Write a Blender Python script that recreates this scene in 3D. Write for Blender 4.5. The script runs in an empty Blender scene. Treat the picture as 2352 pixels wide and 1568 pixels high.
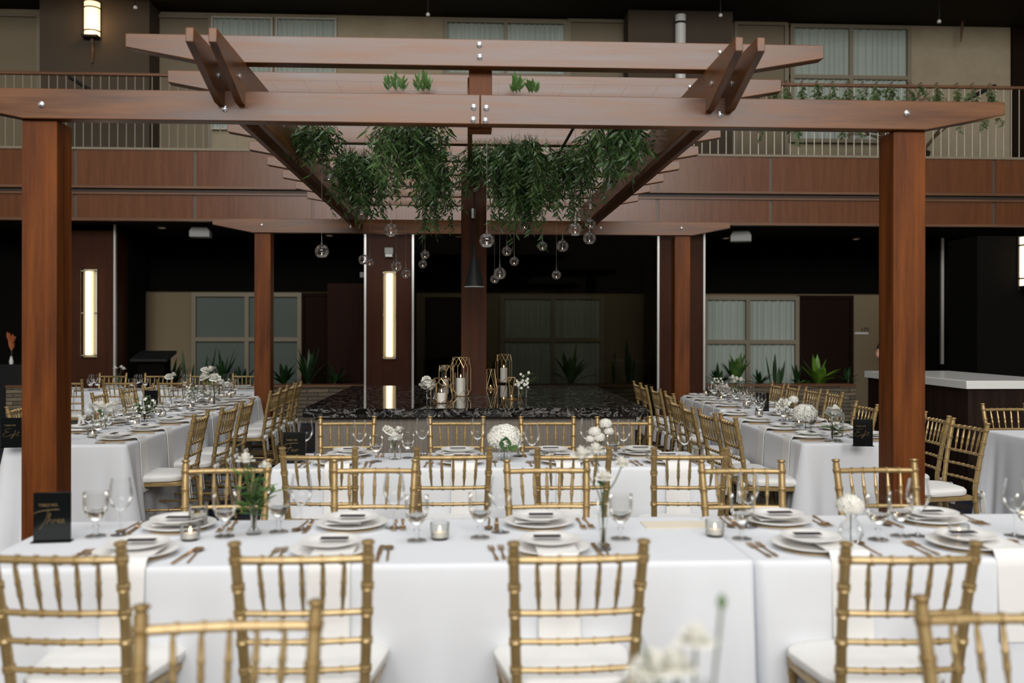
import bpy, bmesh, math, random
from mathutils import Vector, Matrix

R = random.Random(11)
PI = math.pi
rad = math.radians
scene = bpy.context.scene
COL = scene.collection

# ------------------------------------------------------------------ camera model (2352 x 1568)
F, CX, HY, HC = 2070.0, 1176.0, 762.0, 1.505
YAW = math.atan(101.0 / F)
ROLL = 0.0015
cy_, sy_ = math.cos(YAW), math.sin(YAW)


def ray(px, py):
    dx, dy = px - CX, py - HY
    u = (dx + ROLL * dy) / F
    v = -(dy - ROLL * dx) / F
    return Vector((cy_ * u + sy_, -sy_ * u + cy_, v))


def at(px, py, Y):
    """world point seen at a picture position, on the vertical plane at distance Y"""
    d = ray(px, py)
    t = Y / d.y
    return Vector((t * d.x, Y, HC + t * d.z))


def on(px, py, z):
    """world point seen at a picture position, at height z"""
    d = ray(px, py)
    t = (z - HC) / d.z
    return Vector((t * d.x, t * d.y, z))


# ------------------------------------------------------------------ mesh builder
class MB:
    def __init__(s):
        s.v, s.f = [], []

    def add(s, vs, fs):
        b = len(s.v)
        s.v += [tuple(p) for p in vs]
        s.f += [tuple(i + b for i in f) for f in fs]
        return s

    def box(s, x0, x1, y0, y1, z0, z1):
        vs = [(x, y, z) for z in (z0, z1) for y in (y0, y1) for x in (x0, x1)]
        return s.add(vs, [(0, 2, 3, 1), (4, 5, 7, 6), (0, 1, 5, 4), (2, 6, 7, 3), (0, 4, 6, 2), (1, 3, 7, 5)])

    def xform(s, M):
        s.v = [tuple(M @ Vector(p)) for p in s.v]
        return s

    def merge(s, o, M=None):
        return s.add([M @ Vector(p) for p in o.v] if M else o.v, o.f)

    def prism_y(s, poly, y0, y1):
        n = len(poly)
        vs = [(x, y0, z) for x, z in poly] + [(x, y1, z) for x, z in poly]
        fs = [tuple(range(n)), tuple(range(2 * n - 1, n - 1, -1))]
        fs += [(i + n, (i + 1) % n + n, (i + 1) % n, i) for i in range(n)]
        return s.add(vs, fs)

    def prism_x(s, poly, x0, x1):
        n = len(poly)
        vs = [(x0, y, z) for y, z in poly] + [(x1, y, z) for y, z in poly]
        fs = [tuple(range(n - 1, -1, -1)), tuple(range(n, 2 * n))]
        fs += [(i, (i + 1) % n, (i + 1) % n + n, i + n) for i in range(n)]
        return s.add(vs, fs)

    def tube(s, pts, r, n=8, cap=True):
        pts = [Vector(p) for p in pts]
        m = len(pts)
        rr = r if isinstance(r, (list, tuple)) else [r] * m
        t0 = (pts[1] - pts[0]).normalized()
        a = t0.orthogonal().normalized()
        vs = []
        for i, p in enumerate(pts):
            t = (pts[min(i + 1, m - 1)] - pts[max(i - 1, 0)])
            t = t.normalized() if t.length > 1e-9 else t0
            a = (a - t * a.dot(t))
            a = a.normalized() if a.length > 1e-6 else t.orthogonal().normalized()
            b = t.cross(a)
            for k in range(n):
                w = 2 * PI * k / n
                vs.append(p + (a * math.cos(w) + b * math.sin(w)) * rr[i])
        fs = []
        for i in range(m - 1):
            for k in range(n):
                k2 = (k + 1) % n
                fs.append((i * n + k, i * n + k2, (i + 1) * n + k2, (i + 1) * n + k))
        if cap:
            fs.append(tuple(range(n - 1, -1, -1)))
            fs.append(tuple(range((m - 1) * n, m * n)))
        return s.add(vs, fs)

    def lathe(s, prof, n=24, c=(0, 0, 0)):
        vs, fs = [], []
        rings = []
        for r, z in prof:
            if r < 1e-6:
                rings.append([len(vs)])
                vs.append((c[0], c[1], c[2] + z))
            else:
                rings.append(list(range(len(vs), len(vs) + n)))
                vs += [(c[0] + r * math.cos(2 * PI * k / n), c[1] + r * math.sin(2 * PI * k / n), c[2] + z) for k in range(n)]
        for A, B in zip(rings, rings[1:]):
            for k in range(n):
                k2 = (k + 1) % n
                if len(A) == 1 and len(B) == 1:
                    continue
                if len(A) == 1:
                    fs.append((A[0], B[k2], B[k]))
                elif len(B) == 1:
                    fs.append((A[k], A[k2], B[0]))
                else:
                    fs.append((A[k], A[k2], B[k2], B[k]))
        return s.add(vs, fs)

    def strip(s, path, width, th=0.003, axis=Vector((1, 0, 0))):
        """a band of cloth or card along a path, `width` across, with thickness"""
        pts = [Vector(p) for p in path]
        m = len(pts)
        vs = []
        for i, p in enumerate(pts):
            t = (pts[min(i + 1, m - 1)] - pts[max(i - 1, 0)]).normalized()
            nrm = axis.cross(t).normalized()
            for sx in (-.5, .5):
                for sn in (0, 1):
                    vs.append(p + axis * (sx * width) + nrm * (sn * th))
        fs = []
        for i in range(m - 1):
            a, b = i * 4, i * 4 + 4
            fs += [(a, a + 2, b + 2, b), (a + 1, b + 1, b + 3, a + 3), (a, b, b + 1, a + 1), (a + 2, a + 3, b + 3, b + 2)]
        fs += [(0, 1, 3, 2), (4 * m - 4, 4 * m - 2, 4 * m - 1, 4 * m - 3)]
        return s.add(vs, fs)

    def leaf(s, base, d, n, L, W, droop=0.0):
        """one blade: base point, direction, normal"""
        d = Vector(d).normalized()
        n = Vector(n)
        n = (n - d * n.dot(d))
        n = n.normalized() if n.length > 1e-5 else d.orthogonal().normalized()
        w = d.cross(n)
        base = Vector(base)
        prof = [(0, .06), (.25, .8), (.5, 1), (.78, .6), (1, .0)]
        vs = []
        for t, k in prof:
            c = base + d * (L * t) - Vector((0, 0, droop * L * t * t))
            vs += [c - w * (W * k / 2) + n * (W * .12 * k), c, c + w * (W * k / 2) + n * (W * .12 * k)]
        fs = []
        for i in range(len(prof) - 1):
            a, b = 3 * i, 3 * i + 3
            fs += [(a, a + 1, b + 1, b), (a + 1, a + 2, b + 2, b + 1)]
        return s.add(vs, fs)

    def mesh(s, name, mat=None, smooth=True, ang=38):
        me = bpy.data.meshes.new(name)
        me.from_pydata(s.v, [], s.f)
        me.update()
        if smooth:
            me.polygons.foreach_set('use_smooth', [True] * len(me.polygons))
            me.set_sharp_from_angle(angle=rad(ang))
        if mat:
            me.materials.append(mat)
        return me

    def build(s, name, mat, parent=None, loc=(0, 0, 0), smooth=True, bevel=0, ang=38):
        o = bpy.data.objects.new(name, s.mesh(name, mat, smooth, ang))
        COL.objects.link(o)
        o.location = loc
        if parent:
            o.parent = parent
        if bevel:
            b = o.modifiers.new('edge', 'BEVEL')
            b.width = bevel
            b.segments = 2
            b.limit_method = 'ANGLE'
        return o


# ------------------------------------------------------------------ naming
def tag(o, label, cat, group=None, kind=None):
    o['label'] = label
    o['category'] = cat
    if group:
        o['group'] = group
    if kind:
        o['kind'] = kind
    return o


def thing(name, label, cat, loc=(0, 0, 0), rz=0, group=None, kind=None):
    o = bpy.data.objects.new(name, None)
    o.empty_display_size = .1
    COL.objects.link(o)
    o.location = loc
    o.rotation_euler = (0, 0, rz)
    return tag(o, label, cat, group, kind)


def clone(src, parent=None):
    c = src.copy()
    COL.objects.link(c)
    if parent:
        c.parent = parent
    for ch in src.children:
        clone(ch, c)
    return c


_used = {}


def place(src, loc, rz, label, group=None, scale=None):
    """first use moves the source itself, later uses copy it with all its parts"""
    if src.name not in _used:
        _used[src.name] = 1
        o = src
    else:
        o = clone(src)
    o.location = loc
    o.rotation_euler = (0, 0, rz)
    if scale:
        o.scale = (scale,) * 3 if not isinstance(scale, tuple) else scale
    o['label'] = label
    if group:
        o['group'] = group
    return o


def part(me, name, parent, loc=(0, 0, 0), rot=(0, 0, 0)):
    o = bpy.data.objects.new(name, me)
    COL.objects.link(o)
    o.parent = parent
    o.location = loc
    o.rotation_euler = rot
    return o


# ------------------------------------------------------------------ materials
def srgb(r, g, b):
    def c(x):
        x /= 255.0
        return x / 12.92 if x <= .04045 else ((x + .055) / 1.055) ** 2.4
    return (c(r), c(g), c(b), 1)


def mat(name, col, rough=.5, metal=0.0, spec=.5, col2=None, nscale=(5, 5, 5), detail=4, lo=.35, hi=.65, bump=0, bscale=None,
        coat=0, coatr=.1, rough2=None, emit=None, estr=0, sub=0, trans=0):
    m = bpy.data.materials.new(name)
    m.use_nodes = True
    nt = m.node_tree
    N, L = nt.nodes, nt.links
    p = N['Principled BSDF']
    p.inputs['Base Color'].default_value = col
    p.inputs['Roughness'].default_value = rough
    p.inputs['Metallic'].default_value = metal
    p.inputs['Specular IOR Level'].default_value = spec
    p.inputs['Coat Weight'].default_value = coat
    p.inputs['Coat Roughness'].default_value = coatr
    if trans:
        p.inputs['Transmission Weight'].default_value = trans
    if emit:
        p.inputs['Emission Color'].default_value = emit
        p.inputs['Emission Strength'].default_value = estr
    if col2 or bump or rough2 is not None:
        tc = N.new('ShaderNodeTexCoord')
        mp = N.new('ShaderNodeMapping')
        mp.inputs['Scale'].default_value = nscale
        L.new(tc.outputs['Object'], mp.inputs['Vector'])
        nz = N.new('ShaderNodeTexNoise')
        nz.inputs['Scale'].default_value = 1
        nz.inputs['Detail'].default_value = detail
        nz.inputs['Roughness'].default_value = .6
        L.new(mp.outputs['Vector'], nz.inputs['Vector'])
        if col2:
            cr = N.new('ShaderNodeValToRGB')
            cr.color_ramp.elements[0].position = lo
            cr.color_ramp.elements[1].position = hi
            cr.color_ramp.elements[0].color = col
            cr.color_ramp.elements[1].color = col2
            L.new(nz.outputs['Fac'], cr.inputs['Fac'])
            L.new(cr.outputs['Color'], p.inputs['Base Color'])
        if rough2 is not None:
            mr = N.new('ShaderNodeMapRange')
            mr.inputs['From Min'].default_value = .3
            mr.inputs['From Max'].default_value = .7
            mr.inputs['To Min'].default_value = rough
            mr.inputs['To Max'].default_value = rough2
            L.new(nz.outputs['Fac'], mr.inputs['Value'])
            L.new(mr.outputs['Result'], p.inputs['Roughness'])
        if bump:
            bp = N.new('ShaderNodeBump')
            bp.inputs['Strength'].default_value = bump
            bp.inputs['Distance'].default_value = .01
            src = nz
            if bscale:
                mp2 = N.new('ShaderNodeMapping')
                mp2.inputs['Scale'].default_value = bscale
                L.new(tc.outputs['Object'], mp2.inputs['Vector'])
                src = N.new('ShaderNodeTexNoise')
                src.inputs['Scale'].default_value = 1
                src.inputs['Detail'].default_value = 3
                L.new(mp2.outputs['Vector'], src.inputs['Vector'])
            L.new(src.outputs['Fac'], bp.inputs['Height'])
            L.new(bp.outputs['Normal'], p.inputs['Normal'])
    return m


def glassy(name, tint=(.97, .98, .98), edge=(.55, .57, .56), rough=0.0, refl=.12, gain=1.0):
    """thin clear glass: what lies behind, tinted towards the rim, plus mirror reflection"""
    m = bpy.data.materials.new(name)
    m.use_nodes = True
    nt = m.node_tree
    N, L = nt.nodes, nt.links
    for n in list(N):
        N.remove(n)
    out = N.new('ShaderNodeOutputMaterial')
    tr = N.new('ShaderNodeBsdfTransparent')
    gl = N.new('ShaderNodeBsdfGlossy')
    gl.inputs['Roughness'].default_value = rough
    gl.inputs['Color'].default_value = (gain, gain, gain, 1)
    lw = N.new('ShaderNodeLayerWeight')
    lw.inputs['Blend'].default_value = refl
    lf = N.new('ShaderNodeLayerWeight')
    lf.inputs['Blend'].default_value = .35
    mx = N.new('ShaderNodeMix')
    mx.data_type = 'RGBA'
    mx.inputs['A'].default_value = tint + (1,)
    mx.inputs['B'].default_value = edge + (1,)
    L.new(lf.outputs['Facing'], mx.inputs['Factor'])
    L.new(mx.outputs['Result'], tr.inputs['Color'])
    ms = N.new('ShaderNodeMixShader')
    mu = N.new('ShaderNodeMath')
    mu.operation = 'MULTIPLY'
    mu.inputs[1].default_value = .6
    L.new(lw.outputs['Fresnel'], mu.inputs[0])
    L.new(mu.outputs[0], ms.inputs['Fac'])
    L.new(tr.outputs[0], ms.inputs[1])
    L.new(gl.outputs[0], ms.inputs[2])
    L.new(ms.outputs[0], out.inputs['Surface'])
    return m


def refractive(name, col=(1, 1, 1, 1), ior=1.33):
    m = bpy.data.materials.new(name)
    m.use_nodes = True
    nt = m.node_tree
    N, L = nt.nodes, nt.links
    p = N['Principled BSDF']
    p.inputs['Base Color'].default_value = col
    p.inputs['Transmission Weight'].default_value = 1
    p.inputs['Roughness'].default_value = 0.02
    p.inputs['IOR'].default_value = ior
    return m


def emitter(name, col, s):
    return mat(name, (.8, .8, .8, 1), .4, emit=col, estr=s)


def wood(name, c1, c2, axis, rough=.30, rough2=.44, coat=.1):
    sc = {'x': (1.1, 16, 16), 'y': (16, 1.1, 16), 'z': (16, 16, 1.1)}[axis]
    return mat(name, c1, rough, col2=c2, nscale=sc, detail=6, lo=.34, hi=.68, bump=.06, rough2=rough2, coat=coat, coatr=.28)


W1, W2 = (.085, .021, .0035, 1), (.225, .062, .0080, 1)
WB1, WB2 = (.070, .021, .0050, 1), (.220, .082, .020, 1)
M_wx = wood('wood_stained_x', WB1, WB2, 'x', .26, .44, .22)
M_wy = wood('wood_stained_y', WB1, WB2, 'y')
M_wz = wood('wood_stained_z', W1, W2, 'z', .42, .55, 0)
M_panel = wood('wood_panel', (.115, .034, .0085, 1), (.160, .050, .0125, 1), 'z', .24, .30, 0)
M_panel_dark = wood('wood_panel_dark', (.022, .008, .0045, 1), (.035, .012, .006, 1), 'z', .6, .7, 0)
M_column = wood('wood_column', (.040, .013, .006, 1), (.062, .020, .009, 1), 'z', .45, .55, 0)
M_wz_shaded = wood('wood_shaded_z', (.034, .010, .0035, 1), (.080, .024, .007, 1), 'z', .45, .6, 0)  # centre post wood: shade under the pergola put into a darker colour
M_dimming = glassy('dimming_glass', (.62, .62, .58), (.45, .45, .42), refl=.16)
M_shell = mat('wall_cream', (.58, .53, .45, 1), .9, spec=.2, col2=(.62, .57, .49, 1), nscale=(2, 2, 2))
M_bolt = mat('bolt_steel', (.75, .74, .76, 1), .3, .9)
M_gold = mat('chair_gold', (.36, .245, .10, 1), .36, .45, col2=(.45, .32, .145, 1), nscale=(25, 25, 25), coat=.2)
M_brass = mat('brass', (.66, .47, .25, 1), .3, 1.0)
M_cut = mat('cutlery_gold', (.78, .56, .34, 1), .32, .9)
M_cushion = mat('cushion_cloth', (.86, .85, .83, 1), .85, spec=.2, bump=.15, nscale=(40, 40, 40))
M_cloth = mat('linen_white', (.80, .82, .86, 1), .8, spec=.2, bump=.10, nscale=(6, 6, 6), bscale=(420, 420, 420))
M_napkin = mat('napkin_white', (.86, .855, .84, 1), .85, spec=.2, bump=.1, nscale=(60, 60, 60))
M_china = mat('china', (.93, .92, .895, 1), .28, spec=.35)
M_charger = mat('charger_tan', (.62, .46, .26, 1), .4, .2)
M_card = mat('card_dark', (.03, .024, .032, 1), .5)
M_acrylic = mat('acrylic_black', (.004, .005, .005, 1), .12, spec=.5)
M_script = mat('script_gold', (.24, .16, .06, 1), .45, .3)
M_glass = glassy('glass_clear', (.98, .985, .985), (.88, .895, .895), refl=.24)
M_goblet = glassy('glass_pressed', (.945, .945, .935), (.78, .78, .75), rough=.10, refl=.26)
M_orb = glassy('glass_orb', (.99, .985, .985), (.95, .93, .93), refl=.36, gain=1.0)
M_pane = glassy('window_glass', (.92, .94, .93), (.7, .72, .72), refl=.16)
M_water = refractive('water', (.97, .97, .95, 1))
M_wax = mat('wax', (.86, .83, .76, 1), .5, spec=.3)
M_flame = emitter('flame', (1, .58, .28, 1), 6)
M_petal = mat('petal_white', (.86, .85, .78, 1), .7, spec=.2)
M_petal_g = mat('petal_green_white', (.78, .80, .62, 1), .7, spec=.2)
M_leafA = mat('leaf_garland', (.028, .075, .018, 1), .28, col2=(.115, .22, .055, 1), nscale=(14, 14, 14), lo=.35, hi=.7)
M_leafB = mat('leaf_light', (.05, .13, .025, 1), .45, col2=(.13, .24, .06, 1), nscale=(9, 9, 9))
M_leafC = mat('leaf_planter', (.010, .035, .012, 1), .35, col2=(.03, .085, .022, 1), nscale=(5, 5, 5))
M_leafD = mat('leaf_lime', (.10, .23, .02, 1), .4, col2=(.20, .36, .05, 1), nscale=(5, 5, 5))
M_leafE = mat('leaf_eucalyptus', (.045, .085, .025, 1), .5, col2=(.10, .16, .055, 1), nscale=(9, 9, 9))
M_stem = mat('stem', (.06, .08, .03, 1), .6)
M_bark = mat('bark', (.10, .055, .028, 1), .8, col2=(.2, .12, .06, 1), nscale=(10, 10, 10))
M_black = mat('black_paint', (.008, .009, .010, 1), .5, spec=.3)
M_metal = mat('grey_metal', (.55, .55, .53, 1), .35, .7)
M_grey = mat('grey_plastic', (.35, .36, .35, 1), .5)
M_white = mat('white_plastic', (.75, .75, .72, 1), .4)
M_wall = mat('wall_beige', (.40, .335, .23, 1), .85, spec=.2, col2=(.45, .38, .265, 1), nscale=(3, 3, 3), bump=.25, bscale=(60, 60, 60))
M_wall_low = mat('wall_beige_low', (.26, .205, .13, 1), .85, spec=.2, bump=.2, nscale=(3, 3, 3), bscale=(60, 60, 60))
M_taupe = mat('column_taupe', (.085, .066, .048, 1), .85, spec=.2, bump=.2, nscale=(3, 3, 3), bscale=(60, 60, 60))
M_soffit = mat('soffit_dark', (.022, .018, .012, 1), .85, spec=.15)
M_darkwall = mat('wall_dark', (.005, .0045, .004, 1), .9, spec=.06)
M_doorb = mat('door_beige', (.22, .175, .11, 1), .6)
M_doord = mat('door_dark', (.016, .008, .005, 1), .7, spec=.08)
M_frame = mat('window_frame', (.26, .22, .155, 1), .55)
M_frame_w = mat('window_frame_light', (.55, .53, .47, 1), .5)
M_curtain = mat('curtain', (.66, .69, .65, 1), .9, spec=.1)
M_blind = mat('blind_grey', (.20, .22, .21, 1), .8, spec=.1)
M_dim = mat('room_dark', (.012, .012, .010, 1), .9)
M_strip = mat('metal_strip', (.62, .62, .60, 1), .35, .6)
M_band = mat('fascia_band', (.055, .034, .026, 1), .5)
M_joint = mat('panel_joint', (.12, .085, .065, 1), .4, .3)
M_rail = wood('handrail', (.12, .05, .022, 1), (.2, .09, .04, 1), 'x', .35, .5, .2)
M_bal = mat('baluster', (.36, .33, .26, 1), .4, .4)
M_quartz = mat('quartz_white', (.78, .78, .76, 1), .15)
M_bar = wood('bar_front', (.014, .008, .006, 1), (.028, .016, .012, 1), 'z', .35, .5, .1)
M_lam = mat('island_panel', (.17, .145, .12, 1), .6, col2=(.23, .20, .165, 1), nscale=(120, 120, 1.5), lo=.4, hi=.6)
M_pot = mat('pot_dark', (.03, .025, .02, 1), .6)
M_soil = mat('soil', (.02, .014, .01, 1), .95)
M_skin = mat('skin', (.45, .24, .15, 1), .5)
M_shirt = mat('shirt_black', (.008, .009, .011, 1), .8)
M_trouser = mat('trousers_navy', (.012, .015, .025, 1), .8)
M_hair = mat('hair_brown', (.03, .018, .01, 1), .5)


for m_, s_ in ((M_bar, .08), (M_column, .12), (M_panel_dark, .1), (M_wz, .25), (M_wz_shaded, .2)):
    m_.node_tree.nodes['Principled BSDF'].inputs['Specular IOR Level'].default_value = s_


def granite():
    m = mat('granite_black', (.006, .006, .006, 1), .04)
    nt = m.node_tree
    N, L = nt.nodes, nt.links
    p = N['Principled BSDF']
    tc = N.new('ShaderNodeTexCoord')
    mp = N.new('ShaderNodeMapping')
    mp.inputs['Scale'].default_value = (5, 1.6, 9)
    mp.inputs['Rotation'].default_value = (0, .7, .2)
    L.new(tc.outputs['Object'], mp.inputs['Vector'])
    nz = N.new('ShaderNodeTexNoise')
    nz.inputs['Scale'].default_value = 1.3
    nz.inputs['Detail'].default_value = 8
    nz.inputs['Distortion'].default_value = 2.2
    L.new(mp.outputs['Vector'], nz.inputs['Vector'])
    cr = N.new('ShaderNodeValToRGB')
    e = cr.color_ramp.elements
    e[0].position, e[0].color = .0, (.006, .006, .006, 1)
    e[1].position, e[1].color = 1, (.02, .018, .016, 1)
    for pos, c in ((.46, (.006, .006, .006, 1)), (.495, (.22, .21, .205, 1)), (.53, (.008, .008, .008, 1)), (.62, (.010, .009, .008, 1)), (.645, (.07, .065, .06, 1)), (.67, (.008, .008, .008, 1))):
        q = e.new(pos)
        q.color = c
    L.new(nz.outputs['Fac'], cr.inputs['Fac'])
    L.new(cr.outputs['Color'], p.inputs['Base Color'])
    return m


def stone():
    m = mat('stacked_stone', (.2, .16, .11, 1), .8)
    nt = m.node_tree
    N, L = nt.nodes, nt.links
    p = N['Principled BSDF']
    tc = N.new('ShaderNodeTexCoord')
    sp = N.new('ShaderNodeSeparateXYZ')
    L.new(tc.outputs['Object'], sp.inputs[0])
    cb = N.new('ShaderNodeCombineXYZ')
    ad = N.new('ShaderNodeMath')
    L.new(sp.outputs['X'], ad.inputs[0])
    L.new(sp.outputs['Y'], ad.inputs[1])
    L.new(ad.outputs[0], cb.inputs['X'])
    L.new(sp.outputs['Z'], cb.inputs['Y'])
    nz = N.new('ShaderNodeTexNoise')
    nz.inputs['Scale'].default_value = 3
    L.new(cb.outputs[0], nz.inputs['Vector'])
    mx = N.new('ShaderNodeMix')
    mx.data_type = 'VECTOR'
    mx.inputs['Factor'].default_value = .03
    L.new(cb.outputs[0], mx.inputs['A'])
    L.new(nz.outputs['Color'], mx.inputs['B'])
    br = N.new('ShaderNodeTexBrick')
    br.inputs['Scale'].default_value = 1
    br.inputs['Brick Width'].default_value = .34
    br.inputs['Row Height'].default_value = .062
    br.inputs['Mortar Size'].default_value = .006
    br.inputs['Mortar Smooth'].default_value = .3
    br.inputs['Color1'].default_value = (.30, .24, .16, 1)
    br.inputs['Color2'].default_value = (.13, .105, .075, 1)
    br.inputs['Mortar'].default_value = (.02, .017, .013, 1)
    br.offset_frequency = 2
    L.new(mx.outputs['Result'], br.inputs['Vector'])
    n2 = N.new('ShaderNodeTexNoise')
    n2.inputs['Scale'].default_value = 14
    n2.inputs['Detail'].default_value = 6
    L.new(tc.outputs['Object'], n2.inputs['Vector'])
    mm = N.new('ShaderNodeMix')
    mm.data_type = 'RGBA'
    mm.blend_type = 'MULTIPLY'
    mm.inputs['Factor'].default_value = .6
    L.new(br.outputs['Color'], mm.inputs['A'])
    L.new(n2.outputs['Fac'], mm.inputs['B'])
    g = N.new('ShaderNodeMix')
    g.data_type = 'RGBA'
    g.blend_type = 'ADD'
    g.inputs['Factor'].default_value = .12
    L.new(mm.outputs['Result'], g.inputs['A'])
    L.new(br.outputs['Color'], g.inputs['B'])
    L.new(g.outputs['Result'], p.inputs['Base Color'])
    bp = N.new('ShaderNodeBump')
    bp.inputs['Strength'].default_value = .8
    bp.inputs['Distance'].default_value = .03
    inv = N.new('ShaderNodeMath')
    inv.operation = 'SUBTRACT'
    inv.inputs[0].default_value = 1
    L.new(br.outputs['Fac'], inv.inputs[1])
    L.new(inv.outputs[0], bp.inputs['Height'])
    L.new(bp.outputs['Normal'], p.inputs['Normal'])
    return m


def carpet():
    m = mat('carpet', (.05, .04, .035, 1), .95, spec=.1, col2=(.022, .03, .055, 1), nscale=(3.5, 3.5, 3.5), lo=.45, hi=.55, bump=.3, bscale=(200, 200, 200))
    return m


M_granite, M_stone, M_carpet = granite(), stone(), carpet()
P_TOP, P_REAR, EXPO = 820, 3000, 0.03

# ================================================================== ROOM
YF, YW, YC = 14.0, 16.5, 14.6      # balcony front, rear wall, wooden columns
XL, XR, YR, ZT = -12.5, 12.5, -14.0, 13.5


def px_x(px, Y, py=776):
    return at(px, py, Y).x


def py_z(py, Y, px=1176):
    return at(px, py, Y).z


def struct(o, label, cat):
    return tag(o, label, cat, kind='structure')


def slab(name, m, b, label, cat, parent=None):
    o = MB().box(*b).build(name, m, parent, smooth=False)
    if not parent:
        struct(o, label, cat)
    return o


ZS = py_z(512, YF)                          # underside of the balcony
ZF = py_z(351, YF)                                  # balcony floor
slab('floor', M_carpet, (XL, XR, YR, YW + .3, -.1, 0), 'dark patterned carpet floor of the atrium', 'floor')
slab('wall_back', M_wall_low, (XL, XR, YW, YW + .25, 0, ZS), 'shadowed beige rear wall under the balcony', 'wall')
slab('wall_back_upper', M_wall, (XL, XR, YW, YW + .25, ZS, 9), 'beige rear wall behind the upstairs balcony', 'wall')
slab('wall_back_top', M_soffit, (XL, XR, YF, YF + .2, 7.25, ZT), 'dark upper storey front above the balcony', 'wall')
slab('wall_left', M_shell, (XL - .25, XL, YR, YW, 0, ZT), 'far left side wall of the atrium', 'wall')
slab('wall_right', M_shell, (XR, XR + .25, YR, YW, 0, ZT), 'far right side wall of the atrium', 'wall')
slab('wall_rear', M_shell, (XL, XR, YR - .25, YR, 0, ZT), 'wall behind the camera', 'wall')
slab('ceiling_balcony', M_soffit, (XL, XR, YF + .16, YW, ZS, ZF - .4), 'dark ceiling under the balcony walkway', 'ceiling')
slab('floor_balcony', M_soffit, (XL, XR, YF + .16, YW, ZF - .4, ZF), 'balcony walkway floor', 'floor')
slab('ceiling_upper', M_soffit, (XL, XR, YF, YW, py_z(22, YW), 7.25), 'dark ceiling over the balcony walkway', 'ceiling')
slab('ceiling', M_shell, (XL, XR, YR, YF, ZT, ZT + .2), 'atrium roof overhead', 'ceiling')

# ------------------------------------------------------------------ balcony front
bal = thing('balcony_front', 'reddish brown panelled balcony front with dark recessed band', 'balcony', (0, YF, 0), kind='structure')
Zp1, Zp0, Zb0 = ZF, py_z(435, YF), py_z(454, YF)
joints = [px_x(p, YF) for p in (-110, 172, 447, 718, 985, 1245, 1510, 1770, 2283)]
joints.insert(8, px_x(2030, YF))
joints.append(px_x(2540, YF))
for i in range(len(joints) - 1):
    a, b = joints[i] + .028, joints[i + 1] - .028
    MB().box(a, b, 0, .12, Zp0, Zp1 - .02).build('upper_panel', M_panel, bal, smooth=False)
    MB().box(a, b, 0, .12, ZS + .03, Zb0).build('lower_panel', M_panel, bal, smooth=False)
for x in joints:
    MB().box(x - .028, x + .028, .015, .13, Zp0, Zp1 - .02).box(x - .028, x + .028, .015, .13, ZS + .03, Zb0).build('joint_strip', M_joint, bal, smooth=False)
MB().box(XL, XR, .045, .16, Zb0, Zp0).build('recessed_band', M_band, bal, smooth=False)
MB().box(XL, XR, -.03, .12, Zp0 - .035, Zp0).build('band_lip', M_rail, bal, smooth=False)
MB().box(XL, XR, -.03, .12, Zb0 - .001, Zb0 + .026).build('band_lip', M_rail, bal, smooth=False)
MB().box(XL, XR, -.02, .12, ZS - .01, ZS + .03).build('bottom_bead', M_rail, bal, smooth=False)
MB().box(XL, XR, -.02, .16, ZF - .02, ZF + .015).build('top_cap', M_frame, bal, smooth=False)


def railing(x0, x1, label):
    r = thing('balcony_railing', label, 'railing', (0, YF + .05, ZF))
    zt = py_z(181, YF + .05) - ZF
    MB().box(x0, x1, -.03, .035, zt - .05, zt).build('handrail', M_rail, r, bevel=.012)
    n = int((x1 - x0) / .128)
    g = MB().tube([(0, 0, .01), (0, 0, zt - .05)], .0075, 6).mesh('baluster', M_bal)
    for i in range(n + 1):
        part(g, 'baluster', r, (x0 + (x1 - x0) * i / n, 0, 0))
    return r


railing(-9.6, -.2, 'balcony railing of thin rods behind the pergola left half')
railing(-.05, 9.6, 'balcony railing of thin rods hung with eucalyptus sprigs')


def stair_rail(p0, p1, Y, label):
    a, b = at(p0[0], p0[1], Y), at(p1[0], p1[1], Y)
    o = MB().tube([a, b], .032, 10).tube([a + Vector((0, .0, 0)), a + Vector((0, .6, 0))], .032, 10).build('stair_handrail', M_black)
    tag(o, label, 'handrail')


stair_rail((160, 177), (232, 222), 14.9, 'black sloping stair handrail behind the left railing')
stair_rail((2285, 197), (2222, 228), 14.9, 'black sloping stair handrail behind the right railing')


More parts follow.
